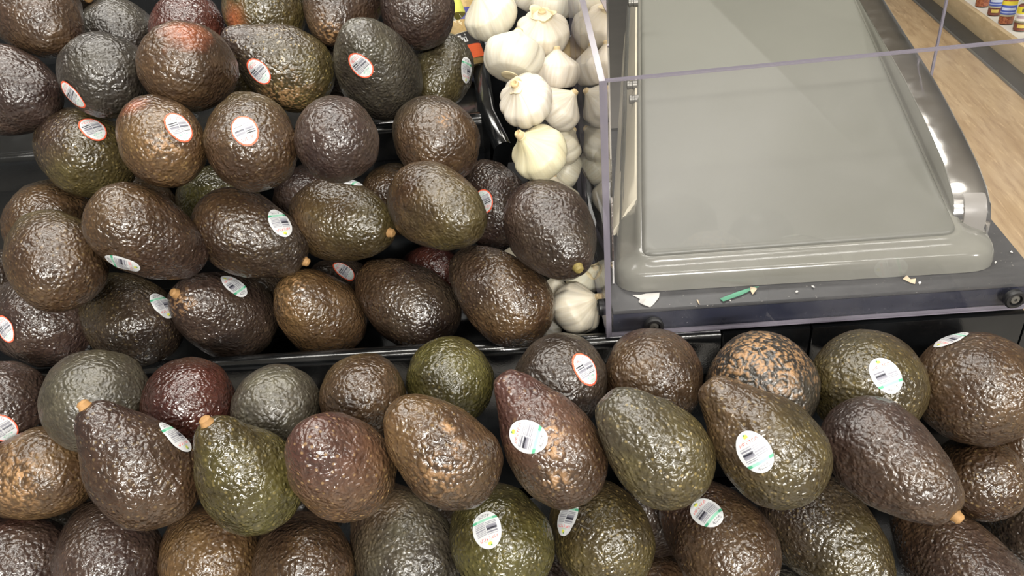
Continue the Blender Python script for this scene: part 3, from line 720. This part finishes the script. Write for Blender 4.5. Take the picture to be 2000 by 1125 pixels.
LABEL = {
'A1': 'large brown avocado filling the top left corner, stem scar facing right',
'A2': 'dark avocado cut by the top edge behind the top left corner one',
'A3': 'matte charcoal avocado in the back row behind the round black one',
'A4': 'glossy dark red avocado in the back row',
'A5': 'olive avocado with an orange patch at the top edge',
'A6': 'dark purple avocado at the top edge with a tan scar at its foot',
'A7': 'blackish purple avocado at the top edge nearest the garlic',
'B0': 'purple avocado cut by the left edge with its stem scar facing out',
'B1': 'round black matte avocado between the left edge one and the one with red blush',
'B2': 'brown avocado with a red blush on its crown',
'B3': 'pear shaped olive avocado with purple neck, tan freckles and red ringed sticker',
'B4': 'blackish pear shaped avocado with red ringed sticker behind the bare step lip',
'B5': 'small grey green avocado beside the divider with a sticker on its right rim',
'C1': 'olive avocado with purple shoulder and red ringed sticker, leftmost of third row',
'C2': 'golden brown avocado with red stem end, skin scar and red ringed sticker',
'C3': 'brown avocado with an upside down red ringed sticker',
'C4': 'plain purple brown avocado between the upside down sticker and the bare step lip',
'C5': 'brown grey avocado in front of the divider with a tiny tan nick',
'D1': 'shaded brown avocado at the left under the olive stickered one',
'D2': 'shaded olive brown avocado, little more than its crown showing',
'D3': 'shaded green avocado glinting behind the third row gap',
'D4': 'shaded purple avocado half hidden under the third row',
'D5': 'shaded brown avocado peeking between two third row ones',
'D6': 'purple avocado with red ringed sticker tucked behind the round one on the garlic',
'D7': 'round purple avocado resting on the garlic with a greenish stem stub',
'E1': 'olive brown avocado with a crease, leftmost of the overlapping middle row',
'E2': 'long brown avocado lying sideways with a sticker on its lower left rim',
'E3': 'brown avocado lying sideways with white and green sticker at its right shoulder',
'E4': 'olive brown avocado lying sideways with an orange stem stub on the right',
'E5': 'brown avocado left of the red ringed sticker beside the garlic',
'F0': 'purple avocado at the left edge above the black lip with red ringed sticker',
'F1': 'glossy blackish olive avocado with a sticker on its right rim',
'F2': 'dark brown avocado with a sticker on its crown and stem at upper left',
'F3': 'reddish brown avocado with a scarred stem end just above the black lip',
'F4': 'glossy dark avocado lying aslant above the black lip without a sticker',
'F5': 'long brown avocado at the right end of the black lip row',
'F6': 'dark red avocado hidden in the gap behind the black lip row',
'F7': 'dark hidden avocado showing only its sticker below the sideways one',
'F8': 'dark hidden avocado in the gap left of the scarred one',
'F9': 'dark sliver of avocado at the left edge behind the creased one',
'G0': 'reddish purple avocado at the left edge below the black lip with red ringed sticker',
'G1': 'matte grey green avocado below the black lip at left',
'G2': 'very glossy dark red avocado below the black lip',
'G3': 'smallish matte grey avocado below the black lip',
'G4': 'brown avocado in front of the lip between the grey and the green ones',
'G5': 'bright green glossy avocado overlapping the black lip',
'G6': 'dark avocado in front of the lip with red ringed sticker',
'G7': 'red brown avocado under the left end of the clear guard',
'G8': 'black avocado with a wide tan russet patch on its crown',
'G9': 'olive brown avocado under the dark shelf with white and green sticker',
'G10': 'big purple brown avocado at the right edge under the shelf screw',
'H0': 'tan brown avocado at the left edge with pale scars',
'H1': 'long purple brown pear shaped avocado with a tan stem stub',
'H2': 'bright green pear shaped avocado with a pale stem stub',
'H3': 'tan avocado with rosy neck and dense pale freckles',
'H4': 'brown avocado with small orange nicks in the middle lower row',
'H5': 'long rosy pear shaped avocado with sticker and tan scars',
'H6': 'plain olive freckled avocado right of the long rosy one',
'H7': 'large olive pear shaped avocado with white and green sticker at its middle',
'H8': 'large smooth purple brown avocado lying sideways with stem at lower right',
'H9': 'small very glossy brown avocado beside the large sideways one at right',
'H10': 'brown avocado cut by the right edge behind the small glossy one',
'H11': 'dark olive avocado cut by the right edge below the small glossy one',
'I0': 'purple avocado in the bottom left corner',
'I1': 'dark purple avocado at the bottom left of the tan one',
'I2': 'tan brown avocado at the bottom under the bright green one',
'I3': 'glossy brown avocado at the bottom under the rosy necked one',
'I4': 'grey brown avocado at the bottom left of the green stickered one',
'I5': 'green bottomed avocado with upside down sticker at the bottom edge',
'I6': 'olive freckled avocado with a sticker half covered by the long rosy one',
'I7': 'brown purple avocado at the bottom with sticker on its shoulder',
'I8': 'glossy dark olive avocado at the bottom with tan stem pointing down',
'I9': 'long grooved purple brown avocado in the bottom right corner',
'J1': 'brown avocado crown deep in the gap at the bottom edge',
'J2': 'dark purple avocado crown at the bottom edge right of the green one',
'J3': 'grey avocado crown at the bottom edge left of the down pointing stem',
'J4': 'dark hidden avocado below the plain olive freckled one',
'J7': 'grey hidden avocado below the tan brown one at left',
'J8': 'dark hidden avocado below the rosy necked one',
'J9': 'dark hidden avocado below the one with orange nicks',
'K1': 'grey hidden avocado between the black round one and the blushed one',
'K2': 'grey green hidden avocado left of the freckled pear shaped one',
'K3': 'dark hidden avocado right of the freckled pear shaped one',
}
NS, NR = 72, 60
def avocado(key, idx):
    x, y, z, ax, ay, az, w, r, neck = AVO[key]
    rng = random.Random(idx*7+3)
    R = w/2; HL = R*r
    th = np.linspace(0, math.pi, NR); t = np.cos(th)            # t = 1 at the stem
    kk = .10+.26*neck
    rho = np.sin(th)**.92*(1-kk*(t+.15*neck*np.clip(t, 0, 1)**2))
    if neck > .6: rho *= 1-.16*neck*np.exp(-((t-.62)/.26)**2)
    rho[0] = rho[-1] = 0
    rho /= rho.max()
    ph = np.linspace(0, 2*math.pi, NS, endpoint=False)
    bend = rng.uniform(-.05, .05)
    P = np.zeros((NR, NS, 3))
    P[..., 0] = R*rho[:, None]*np.cos(ph)[None]*(1+rng.uniform(-.02, .02)) + R*bend*(t**2)[:, None]
    P[..., 1] = R*rho[:, None]*np.sin(ph)[None]
    P[..., 2] = HL*t[:, None]
    P = P.reshape(-1, 3)
    n = P/np.array([R*R, R*R, HL*HL]); n /= np.linalg.norm(n, axis=1)[:, None]+1e-12
    so = np.array([idx*1.7, idx*.9, idx*2.3])
    disp = (vnoise(P+so, 55, 1)-.5)*.0026+(vnoise(P+so, 140, 2)-.5)*.0011+(vnoise(P+so, 300, 3)-.5)*.0006
    tt_ = np.repeat(t, NS)
    disp *= np.clip(1.15-np.abs(tt_)**8, 0, 1)
    disp -= .0022*np.exp(-((1-tt_)/.03))                         # dimple round the stem
    P = P+n*disp[:, None]
    F = grid_faces(NR, NS)
    me = mesh('avocado', P, F)
    bm = bmesh.new(); bm.from_mesh(me); bmesh.ops.remove_doubles(bm, verts=bm.verts, dist=1e-7); bmesh.ops.recalc_face_normals(bm, faces=bm.faces); bm.to_mesh(me); bm.free()
    nv = len(me.vertices); Q = np.zeros(nv*3); me.vertices.foreach_get('co', Q); Q = Q.reshape(-1, 3)
    M3 = frame_of((ax, ay, az), roll=rng.uniform(0, 6.28)); M = Matrix.Translation((x, y, z)) @ M3.to_4x4(); Mi = M.inverted()
    # colour per vertex
    body, stc, gloss, speck = LOOK[key]
    a = np.clip(Q[:, 2]/HL*.5+.5+.45*(vnoise(Q+so, 45, 5)-.5)-.12, 0, 1); a = a*a*(3-2*a)
    nn = vnoise(Q+so, 38, 6)[:, None]; nb = vnoise(Q+so, 90, 9)[:, None]
    c = np.array(PAL[body])[None]*(1-a[:, None])+np.array(PAL[stc])[None]*a[:, None]
    c = c*(.80+.40*nn)*(.85+.3*nb)*np.array((.86, .86, .84))
    wear = np.zeros(nv); CO = Mi @ CAM
    for px, py, rad, col in PATCH.get(key, []):
        hit = ray_hit(me, Mi, px, py)
        if hit is not None:
            dd = np.linalg.norm(Q-np.array(hit[0]), axis=1)*(.7+.6*vnoise(Q+so, 130, 8)); f = np.clip(1.3-dd/rad, 0, 1)[:, None]; c = c*(1-f*.8)+np.array(PAL[col])*f*.8
    for px, py, rad, st in SCAR.get(key, []):
        hit = ray_hit(me, Mi, px, py)
        if hit is not None:
            dd = np.linalg.norm(Q-np.array(hit[0]), axis=1)*(.55+.9*vnoise(Q+so, 260, 7)); wear = np.maximum(wear, np.clip(1.5-dd/rad, 0, 1)*st)
    o = link('avocado', me, SKIN)
    set_color(me, 'tint', c)
    set_color(me, 'wear', np.stack([wear, np.full(nv, gloss), np.full(nv, speck)], 1))
    o.matrix_world = M
    tag(o, LABEL[key], 'avocado', 'avocados in the lower tray' if key[0] in 'GHIJ' else 'avocados in the upper tray')
    if key in STEMS:
        sr = .0042
        z0 = Q[:, 2].max()
        pr_ = [(sr*1.1, z0-.005), (sr*1.15, z0-.0005), (sr*.95, z0+.0015), (sr*.9, z0+.0035), (sr*.55, z0+.0048)]
        if STEMS[key] == 'scar': pr_ = [(.0052, z0-.006), (.0056, z0-.0022), (.0046, z0-.0008), (.0022, z0-.0018)]
        s_ = lathe('stem', pr_, 14, STEM_G if STEMS[key] == 'green' else STEM, o, Matrix.Translation((R*bend, 0, 0)))
        s_['label'] = {'dry': 'short dried tan stem stub', 'green': 'short greenish stem stub', 'scar': 'tan stem scar'}[STEMS[key]]
    if key in STICK: sticker(o, me, M, Mi, key)
    return o
_bvh = {}
def bvh_of(me):
    if me.name not in _bvh:
        _bvh.clear()
        bm = bmesh.new(); bm.from_mesh(me); _bvh[me.name] = BVHTree.FromBMesh(bm); bm.free()
    return _bvh[me.name]
def ray_hit(me, Mi, px, py):
    o_ = Mi @ CAM; d_ = (Mi.to_3x3() @ ray(px, py)).normalized()
    h = bvh_of(me).ray_cast(o_, d_)
    if h[0] is None:                                             # just off the rim: nearest surface point
        tca = -o_.dot(d_); h = bvh_of(me).find_nearest(o_+d_*tca)
    return h
def sticker(o, me, M, Mi, key):
    px, py, kind, ang = STICK[key]
    h = ray_hit(me, Mi, px, py)
    cen, nrm = h[0], h[1]
    if nrm.dot((Mi @ CAM)-cen) < 0: nrm = -nrm
    # smooth normal from the neighbourhood
    nrm = (nrm+Vector((cen.x/1.0, cen.y/1.0, cen.z*.5)).normalized()).normalized()
    a = RAD(ang); upv = Mi.to_3x3() @ (rt2*math.cos(a)-up2*math.sin(a))
    upv = (upv-nrm*upv.dot(nrm)).normalized(); rg = upv.cross(nrm).normalized()
    img = STK[kind]; Hh, Ww = img.shape[:2]
    HW, HH = (.0098, .0130) if kind == 'R' else (.0105, .0137)
    nr, nc = 62, 44; V = []; C = []
    tree = bvh_of(me)
    for i in range(nr):
        v = -math.cos(math.pi*(i+.35)/(nr-.3)); v = max(-.9995, min(.9995, v*.6+(2*i/(nr-1)-1)*.4)); wd = math.sqrt(1-v*v)
        for j in range(nc):
            u = (2*j/(nc-1)-1)*wd
            q_ = cen+rg*(u*HW)+upv*(-v*HH)
            hh = tree.ray_cast(q_+nrm*.02, -nrm)
            p_ = hh[0] if hh[0] is not None else q_-nrm*.004
            V.append(p_)
            C.append(img[min(Hh-1, int((v*.5+.5)*Hh)), min(Ww-1, int((u*.5+.5)*Ww))])
    # smooth out the skin bumps a little
    A = np.array([tuple(p) for p in V]).reshape(nr, nc, 3)
    for _ in range(6):
        B = A.copy(); B[1:-1, 1:-1] = (A[:-2, 1:-1]+A[2:, 1:-1]+A[1:-1, :-2]+A[1:-1, 2:]+2*A[1:-1, 1:-1])/6; A = B
    A = A+np.array(nrm)*.00055
    F = grid_faces(nr, nc, False)
    # a thin rim that turns down to the skin
    F = [tuple(reversed(f)) for f in F]
    sm = mesh('sticker', A.reshape(-1, 3), F)
    bm = bmesh.new(); bm.from_mesh(sm); bm.normal_update()
    if sum((f.normal.dot(nrm) for f in bm.faces)) < 0: bmesh.ops.reverse_faces(bm, faces=bm.faces)
    bm.to_mesh(sm); bm.free()
    s_ = link('sticker', sm, PRINT, o)
    set_color(sm, 'print', np.array(C))
    s_['label'] = ('oval white fruit sticker with orange red border, barcode and 4225' if kind == 'R' else 'oval white fruit sticker with green band, barcode and 4225')
for i_, key in enumerate(AVO):
    avocado(key, i_)

# ------------------------------------------------------------------ garlic
GAR = {
'g1':(-0.0436,0.7350,1.3006, -0.378,-0.275,0.884, 0.0522,0.000,0.00),
'g2':(0.0047,0.7175,1.2841, 0.026,-0.423,0.906, 0.0511,0.000,0.00),
'g3':(-0.0231,0.6723,1.2760, 0.249,0.635,0.732, 0.0551,0.000,0.00),
'g4':(-0.0145,0.6290,1.2489, -0.323,-0.539,0.778, 0.0488,0.000,0.00),
'g5':(-0.0062,0.6051,1.2096, -0.507,-0.428,0.748, 0.0514,0.000,0.00),
'g6':(-0.0012,0.7310,1.2468, 0.555,0.051,0.830, 0.0352,0.000,0.00),
'g7':(0.0152,0.6863,1.2549, 0.066,0.187,0.980, 0.0436,0.000,0.00),
'g8':(0.0144,0.6544,1.2306, 0.733,-0.007,0.680, 0.0427,0.000,0.00),
'g9':(0.0145,0.6658,1.1914, 0.659,0.551,0.512, 0.0417,0.000,0.00),
'g10':(0.0194,0.6806,1.1591, -0.905,0.019,0.426, 0.0353,0.000,0.00),
'g11':(0.0030,0.6465,1.1433, 0.069,0.264,0.962, 0.0511,0.000,0.00),
'g12':(0.0186,0.5756,1.0649, 0.778,-0.238,0.581, 0.0516,0.000,0.00),
'g13':(-0.0356,0.6364,1.0841, -0.889,0.013,0.458, 0.0427,0.000,0.00),
'g14':(-0.0045,0.6112,1.0577, -0.898,0.066,0.435, 0.0382,0.000,0.00),
'g15':(-0.0076,0.5839,1.0391, -0.897,0.081,0.434, 0.0296,0.000,0.00),
'g16':(0.0264,0.6149,1.0723, 0.682,-0.182,0.708, 0.0358,0.000,0.00),
'g17':(-0.0092,0.8235,1.2982, 0.562,-0.018,0.827, 0.0378,0.000,0.00),
'g18':(0.0177,0.7547,1.3020, 0.062,0.017,0.998, 0.0417,0.000,0.00),
'g19':(0.0228,0.7475,1.2573, 0.097,-0.436,0.894, 0.0315,0.000,0.00),
}
GLABEL = {
'g1': 'smooth garlic bulb at the top beside the yellow capped jar',
'g2': 'garlic bulb at the top with loose open skin at its crown',
'g3': 'large smooth garlic bulb overhanging the tray divider with its root down',
'g4': 'streaky garlic bulb with tan neck at upper left below the large smooth one',
'g5': 'yellowish garlic bulb with a long pale green neck',
'g6': 'half hidden garlic bulb right of the large smooth one',
'g7': 'wide garlic bulb touching the mirror plate below the open skinned one',
'g8': 'garlic bulb leaning its neck against the mirror plate',
'g9': 'garlic bulb in shade between the yellowish one and the mirror plate',
'g10': 'small hidden garlic bulb right of the yellowish one',
'g11': 'garlic bulb behind the round purple avocado',
'g12': 'streaky garlic bulb on its side at the front corner of the clear guard',
'g13': 'garlic bulb showing white behind the avocado pair left of the round one',
'g14': 'white garlic sliver between the long brown avocado and the front garlic',
'g15': 'lowest garlic sliver at the right end of the black lip row',
'g16': 'garlic bulb with flaky skin under the green stem stub',
'g17': 'garlic bulb cut by the top edge, left of the pair there',
'g18': 'garlic bulb cut by the top edge beside the mirror plate',
'g19': 'tan skinned garlic neck standing beside the mirror plate',
}
GTINT = {'g5': (.70, .665, .48), 'g1': (.69, .665, .56), 'g12': (.71, .665, .56), 'g19': (.56, .43, .24)}
GNECK = {'g1': .5, 'g2': .25, 'g3': .3, 'g4': .55, 'g5': 1.2, 'g12': .5, 'g8': .5, 'g16': .7, 'g19': 1.8}
def garlic(key, idx):
    x, y, z, ax, ay, az, w = GAR[key][:7]
    rng = random.Random(100+idx)
    R = w/2; ns, nr = 80, 44
    lob = rng.choice((7, 8, 9, 10)); dep = rng.uniform(.02, .045) if key not in ('g2', 'g9') else .07; nk = GNECK.get(key, .45)
    hh = R*.80
    V = []; C = []; UV = []
    tint = np.array(GTINT.get(key, (.70+rng.uniform(-.02, .02), .67, .575+rng.uniform(-.03, .03))))
    phs = [rng.uniform(-.15, .15) for _ in range(lob)]
    for i in range(nr):
        f = i/(nr-1); th = math.pi*f                             # 0 bottom .. 1 top
        t = -math.cos(th)
        rho = math.sin(th)**.78
        zz = t*hh
        if t < -.75: zz = -hh*(.75+.25*((-t-.75)/.25)*.35)       # flat root end
        if t > .35:                                              # shoulders drawn up into the neck
            q_ = (t-.35)/.65
            rho = rho*(1-q_*.55)
            zz = hh*(.35+.65*q_**.9)+hh*.30*nk*q_**4
            rho = max(rho, (.17 if i < nr-1 else .12))
        for j in range(ns):
            p = 2*math.pi*j/ns
            cl = abs(math.sin(p*lob/2+phs[int(p/(2*math.pi)*lob) % lob]*.6))
            k = 1-dep*(1-cl)**1.6*math.sin(th)**.5*1.6*(.75+.5*math.sin(j*.37+idx)**2)
            k *= 1+.03*math.sin(p*2+idx)+.015*math.sin(5*p+th*4+idx)
            tw = .15*t
            V.append((R*rho*k*math.cos(p+tw), R*rho*k*math.sin(p+tw), zz))
            yel = max(0, (t-.6)/.4)
            C.append(tint*(1-yel*.35)+np.array((.80, .68, .30))*yel*.35 if key == 'g5' else tint*(1-yel*.2)+np.array((.74, .62, .38))*yel*.2)
            UV.append((j/ns, f))
    me = mesh('garlic_bulb', V, grid_faces(nr, ns)+[tuple(reversed(range(ns))), tuple((nr-1)*ns+j for j in range(ns))])
    uvl = me.uv_layers.new(name='UVMap')
    for lp in me.loops: uvl.data[lp.index].uv = UV[lp.vertex_index]
    bm = bmesh.new(); bm.from_mesh(me); bmesh.ops.recalc_face_normals(bm, faces=bm.faces); bm.to_mesh(me); bm.free()
    set_color(me, 'tint', np.array(C))
    o = link('garlic_bulb', me, GARLIC)
    M3 = frame_of((ax, ay, az), roll=rng.uniform(0, 6.28)); o.matrix_world = Matrix.Translation((x, y, z)) @ M3.to_4x4()
    tag(o, GLABEL[key], 'garlic', 'garlic bulbs in the trough')
    zt = hh+hh*.30*nk
    rn = R*.125
    s_ = lathe('neck', [(rn*1.1, zt-.004), (rn*1.25, zt-.001), (rn*1.1, zt+R*.10*nk+.001), (rn*.8, zt+R*.12*nk+.0015), (rn*.4, zt+R*.06*nk)], 16, GSTEM, o); s_['label'] = 'dry tan cut neck'
    r_ = lathe('root_plate', [(R*.30, -hh*.80), (R*.28, -hh*.86), (R*.2, -hh*.885), (R*.08, -hh*.86)], 20, GSKIN, o); r_['label'] = 'tan root plate'
    if key in ('g2', 'g16', 'g4'):
        n_ = 36; big = {'g2': .78, 'g16': 1.0, 'g4': .55}[key]; rgs = []
        for f_, rr_, z_ in ((0, .50, .80), (.4, .46, .92), (.75, .50, 1.02), (1., .56, 1.06)):
            ring = []
            for q in range(n_):
                p_ = 2*math.pi*q/n_; jag = 1+(.16*math.sin(2*p_+idx)+.12*math.sin(5*p_+1.3*idx)+rng.uniform(-.05, .05))*f_
                ring.append(Vector((R*rr_*jag*big*math.cos(p_), R*rr_*jag*big*math.sin(p_), hh*(z_+.10*f_*math.sin(2*p_+idx)))))
            rgs.append(ring)
        rgs += [[v*.985-Vector((0, 0, .0003)) for v in r_] for r_ in reversed(rgs)]
        l_ = link('loose_skin', rings_mesh('loose_skin', rgs, False, False), GSKIN, o); l_['label'] = 'torn papery skin'
    return o
for i_, key in enumerate(GAR):
    garlic(key, i_)

# ------------------------------------------------------------------ jars
def make_glass():
    k = NT('jar_glass'); t = k.t
    tr = k.n('ShaderNodeBsdfTransparent'); tr.inputs[0].default_value = (.93, .94, .92, 1)
    gs = k.n('ShaderNodeBsdfGlossy'); gs.inputs['Roughness'].default_value = .03
    fr = k.n('ShaderNodeFresnel'); fr.inputs[0].default_value = 1.5
    fac = k.math('MULTIPLY', fr.outputs[0], k.math('SUBTRACT', 1.0, k.n('ShaderNodeNewGeometry').outputs['Backfacing']))
    mx = k.n('ShaderNodeMixShader'); k.l(fac, mx.inputs[0]); k.l(tr.outputs[0], mx.inputs[1]); k.l(gs.outputs[0], mx.inputs[2])
    k.l(mx.outputs[0], k.out.inputs[0]); t.nodes.remove(k.b); return k.m
GLASS = make_glass()
def label_band(parent, r, z0, z1, img, a0=0, a1=2*math.pi, nc=120, nr=40, M=None):
    V = []; C = []; Hh, Ww = img.shape[:2]
    for i in range(nr):
        for j in range(nc):
            f, g = i/(nr-1), j/(nc-1); a = a0+(a1-a0)*g
            v = Vector((r*math.cos(a), r*math.sin(a), z1+(z0-z1)*f)); V.append(M @ v if M else v)
            C.append(img[min(Hh-1, int(f*Hh)), min(Ww-1, int(g*Ww))])
    me = mesh('label', V, [tuple(reversed(f)) for f in grid_faces(nr, nc, False)])
    o = link('label', me, PRINT, parent); set_color(me, 'print', np.array(C)); return o
YELLOW = plain('yellow_cap', (.66, .66, .14), .45)
# jar of chopped garlic leaning behind the garlic and the back avocados
def sauce_jar(key, px, py, y, ang, r, cap, img, contents, label):
    p = at_y(px, py, y); a = RAD(ang)
    axis = (rt2*math.cos(a)-up2*math.sin(a)-fwd*.12).normalized()
    face = (CAM-p); face = (face-axis*face.dot(axis)).normalized()
    x_ = face; y_ = axis.cross(x_)
    M3 = Matrix((x_, y_, axis)).transposed()
    j = empty('condiment_jar', p); j.rotation_euler = M3.to_euler(); tag(j, label, 'jar')
    lathe('glass', [(r*.86, -.036), (r*.97, -.034), (r, -.030), (r, .012), (r*.93, .022), (r*.84, .028), (r*.84, .034)], 40, GLASS, j)
    lathe('contents', [(r*.8, -.034), (r*.95, -.029), (r*.95, .010), (r*.8, .020)], 32, contents, j)
    lathe('cap', [(r*.88, .028), (r*.90, .030), (r*.90, .046), (r*.86, .049), (r*.74, .0495), (r*.70, .047), (r*.2, .047)], 48, cap, j)
    label_band(j, r*1.004, -.028, .004, img, -1.5, 1.5, M=None)
    return j
im = np.ones((120, 200, 3))*np.array((.62, .10, .02))
im[:60] = (.015, .013, .013); im[:3] = (.75, .66, .5)
for yy in range(60, 120): im[yy, :, 1] = .07+.05*math.sin(yy*.35)**2
yy, xx = np.mgrid[0:120, 0:200]
c_ = np.hypot((xx-88)*1., (yy-62)*.62); im[c_ < 19] = (.72, .62, .52); im[c_ < 16] = (.05, .02, .02); im[c_ < 14] = (.75, .66, .58); im[c_ < 9.5] = (.55, .02, .02)
draw_text(im, 'Chi', 108, 12, 138, 46, (.85, .85, .85))
CHOP = plain('chopped_garlic', (.45, .30, .12), .5, 0, .5, 220, .6)
sauce_jar('s1', 891, 84, .905, 248, .0265, YELLOW, im, CHOP, 'leaning glass jar with yellow cap behind the top garlic bulb')
im2 = np.ones((60, 100, 3))*np.array((.03, .03, .20)); im2[20:30] = (.10, .10, .32)
BLUECAP = plain('violet_cap', (.06, .05, .24), .4)
sauce_jar('s2', 905, 30, 1.015, 262, .024, BLUECAP, im2, CHOP, 'jar with violet blue cap half hidden behind the yellow capped jar')

# ------------------------------------------------------------------ wooden counter and spice shelf on the right
ZC = .75
a0 = at_z(2000, 192, ZC); a1 = at_z(1783, 0, ZC)
cu = (a1-a0).normalized(); cv = Vector((cu.y, -cu.x, 0))           # along, to the right
b0 = at_z(1998, 141, ZC); bw = (b0-a0).dot(cv)
ang_c = math.atan2(cu.y, cu.x)
WOOD = make_wood('counter_wood', (.33, .22, .115), (.47, .345, .205), (.25, .155, .08), ang_c)
WOOD2 = make_wood('board_wood', (.50, .38, .22), (.62, .49, .31), (.42, .30, .16), ang_c)
ctr = empty('wood_counter', (a0.x, a0.y, 0)); tag(ctr, 'wood grain counter running away to the right of the grey bin', 'counter')
def cpt(u, v, z): p = cu*u+cv*v; return Vector((p.x, p.y, z))
def cbox(name, u0, u1, v0, v1, z0, z1, mat, par=ctr, bev=.002):
    return prism(name, [cpt(u0, v0, z0), cpt(u1, v0, z0), cpt(u1, v1, z0), cpt(u0, v1, z0)], (0, 0, z1-z0), mat, par, bev)
def vlim(x, y): return (Vector((x, y, 0))-Vector((a0.x, a0.y, 0))).dot(cv)
e0, e1 = cpt(-1.3, -.003, ZC-.04), cpt(4.0, -.003, ZC-.04)
lo_ = [Vector((.58, .20, ZC-.04)), Vector((.58, 4.6, ZC-.04))]
A0 = Vector((a0.x, a0.y, 0))
prism('counter_top', [e0, e1, lo_[1]-A0, lo_[0]-A0], (0, 0, .04), WOOD, ctr, .002)
cbox('counter_body', -1.25, 4.0, -.25, bw+.45, .001, ZC-.041, CABM)
DARKSTRIP = plain('dark_strip', (.045, .043, .040), .5, 0, .25, 25, .2)
cbox('dark_strip', -1.3, 4.0, .004, bw, ZC-.04, ZC-.002, DARKSTRIP)
METAL = plain('thin_metal_trim', (.32, .34, .36), .3, .9)
cbox('metal_trim', -1.3, 4.0, -.003, .004, ZC-.04, ZC+.003, METAL, bev=.001)
# raised board and white shelf on it
dd_ = ray(2000, 93); nrm = cv; bb = Vector((b0.x, b0.y, 0))
tt_ = (Vector((b0.x, b0.y, CAM.z))-CAM).dot(nrm)/dd_.dot(nrm); hb = (CAM+dd_*tt_).z
spice = empty('spice_shelf', (a0.x, a0.y, 0)); tag(spice, 'pale wood edged shelf with white top carrying the spice jars', 'shelf')
cbox('shelf_edge', -1.3, 4.0, bw+.001, bw+.018, ZC-.04, hb, WOOD2, spice, .004)
WHITE = plain('white_shelf', (.74, .72, .66), .4, 0, .04, 20)
cbox('shelf_board', -1.3, 4.0, bw+.0182, bw+.42, ZC-.04, hb-.004, WHITE, spice, .001)
FLAKES = NT('pepper_flakes')
_t = FLAKES.n('ShaderNodeTexCoord').outputs['Object']; _v = FLAKES.n('ShaderNodeTexVoronoi'); _v.inputs['Scale'].default_value = 230; FLAKES.l(_t, _v.inputs['Vector'])
_s = FLAKES.n('ShaderNodeSeparateColor'); FLAKES.l(_v.outputs['Color'], _s.inputs[0])
FLAKES.set(Base_Color=FLAKES.mix(_s.outputs[0], (.20, .035, .018), (.50, .17, .07)), Roughness=.6); FLAKES = FLAKES.m
SPICE = plain('ground_spice', (.20, .06, .045), .8, 0, .3, 120)
def spice_label(kind):
    im = np.ones((80, 60, 3))
    if kind == 'blue':
        im[:] = (.06, .10, .42); im[:22] = (.75, .62, .05); im[34:48, 8:52] = (.55, .62, .80); im[56:62] = (.40, .48, .75); im[70:] = (.45, .42, .30)
    else:
        im[:] = (.70, .66, .62); im[:34] = (.72, .62, .04); im[8:26, 22:38] = (.10, .10, .08); im[44:58, 10:50] = (.42, .33, .36); im[70:] = (.25, .23, .15)
    return im
SHEL = [('blue', 'SPICE', 1893, -8), ('yellow', 'FLAKES', 1917, 13), ('blue', 'SPICE', 1941, 30), ('blue', 'FLAKES', 1963, 47), ('yellow', 'SPICE', 1992, 60), ('blue', 'FLAKES', 2014, 84)]
SL = ['first spice jar from the left, cut off at the top edge', 'second spice jar from the left, orange red flakes at its foot', 'third spice jar from the left, dull red powder with small yellow label', 'fourth spice jar from the left, blue label over red flakes', 'fifth spice jar from the left, yellow topped label over red powder', 'spice jar at the right edge seen through the clear guard']
for i_, (lk, ct, px, py) in enumerate(SHEL):
    p = at_z(px, py, hb-.004); r = .0205
    j = empty('spice_jar', (p.x, p.y, hb-.0038)); tag(j, SL[i_], 'jar', 'spice jars on the white shelf')
    face = math.atan2(CAM.y-p.y, CAM.x-p.x)
    lathe('glass', [(r*.9, 0), (r, .002), (r, .078), (r*.8, .086), (r*.74, .090)], 28, GLASS, j)
    lathe('contents', [(r*.85, .003), (r*.95, .004), (r*.95, .070), (r*.8, .074)], 24, FLAKES if ct == 'FLAKES' else SPICE, j)
    lathe('cap', [(r*.86, .088), (r*.88, .089), (r*.88, .106), (r*.8, .108)], 28, YELLOW if lk == 'yellow' else GROMMET, j)
    label_band(j, r*1.01, .026, .070, spice_label(lk), face-1.35, face+1.35, nc=60, nr=40)
    if i_ in (2, 4): label_band(j, r*1.012, .012, .022, np.ones((4, 4, 3))*np.array((.66, .50, .12)), face-.5, face+.5, nc=12, nr=4)
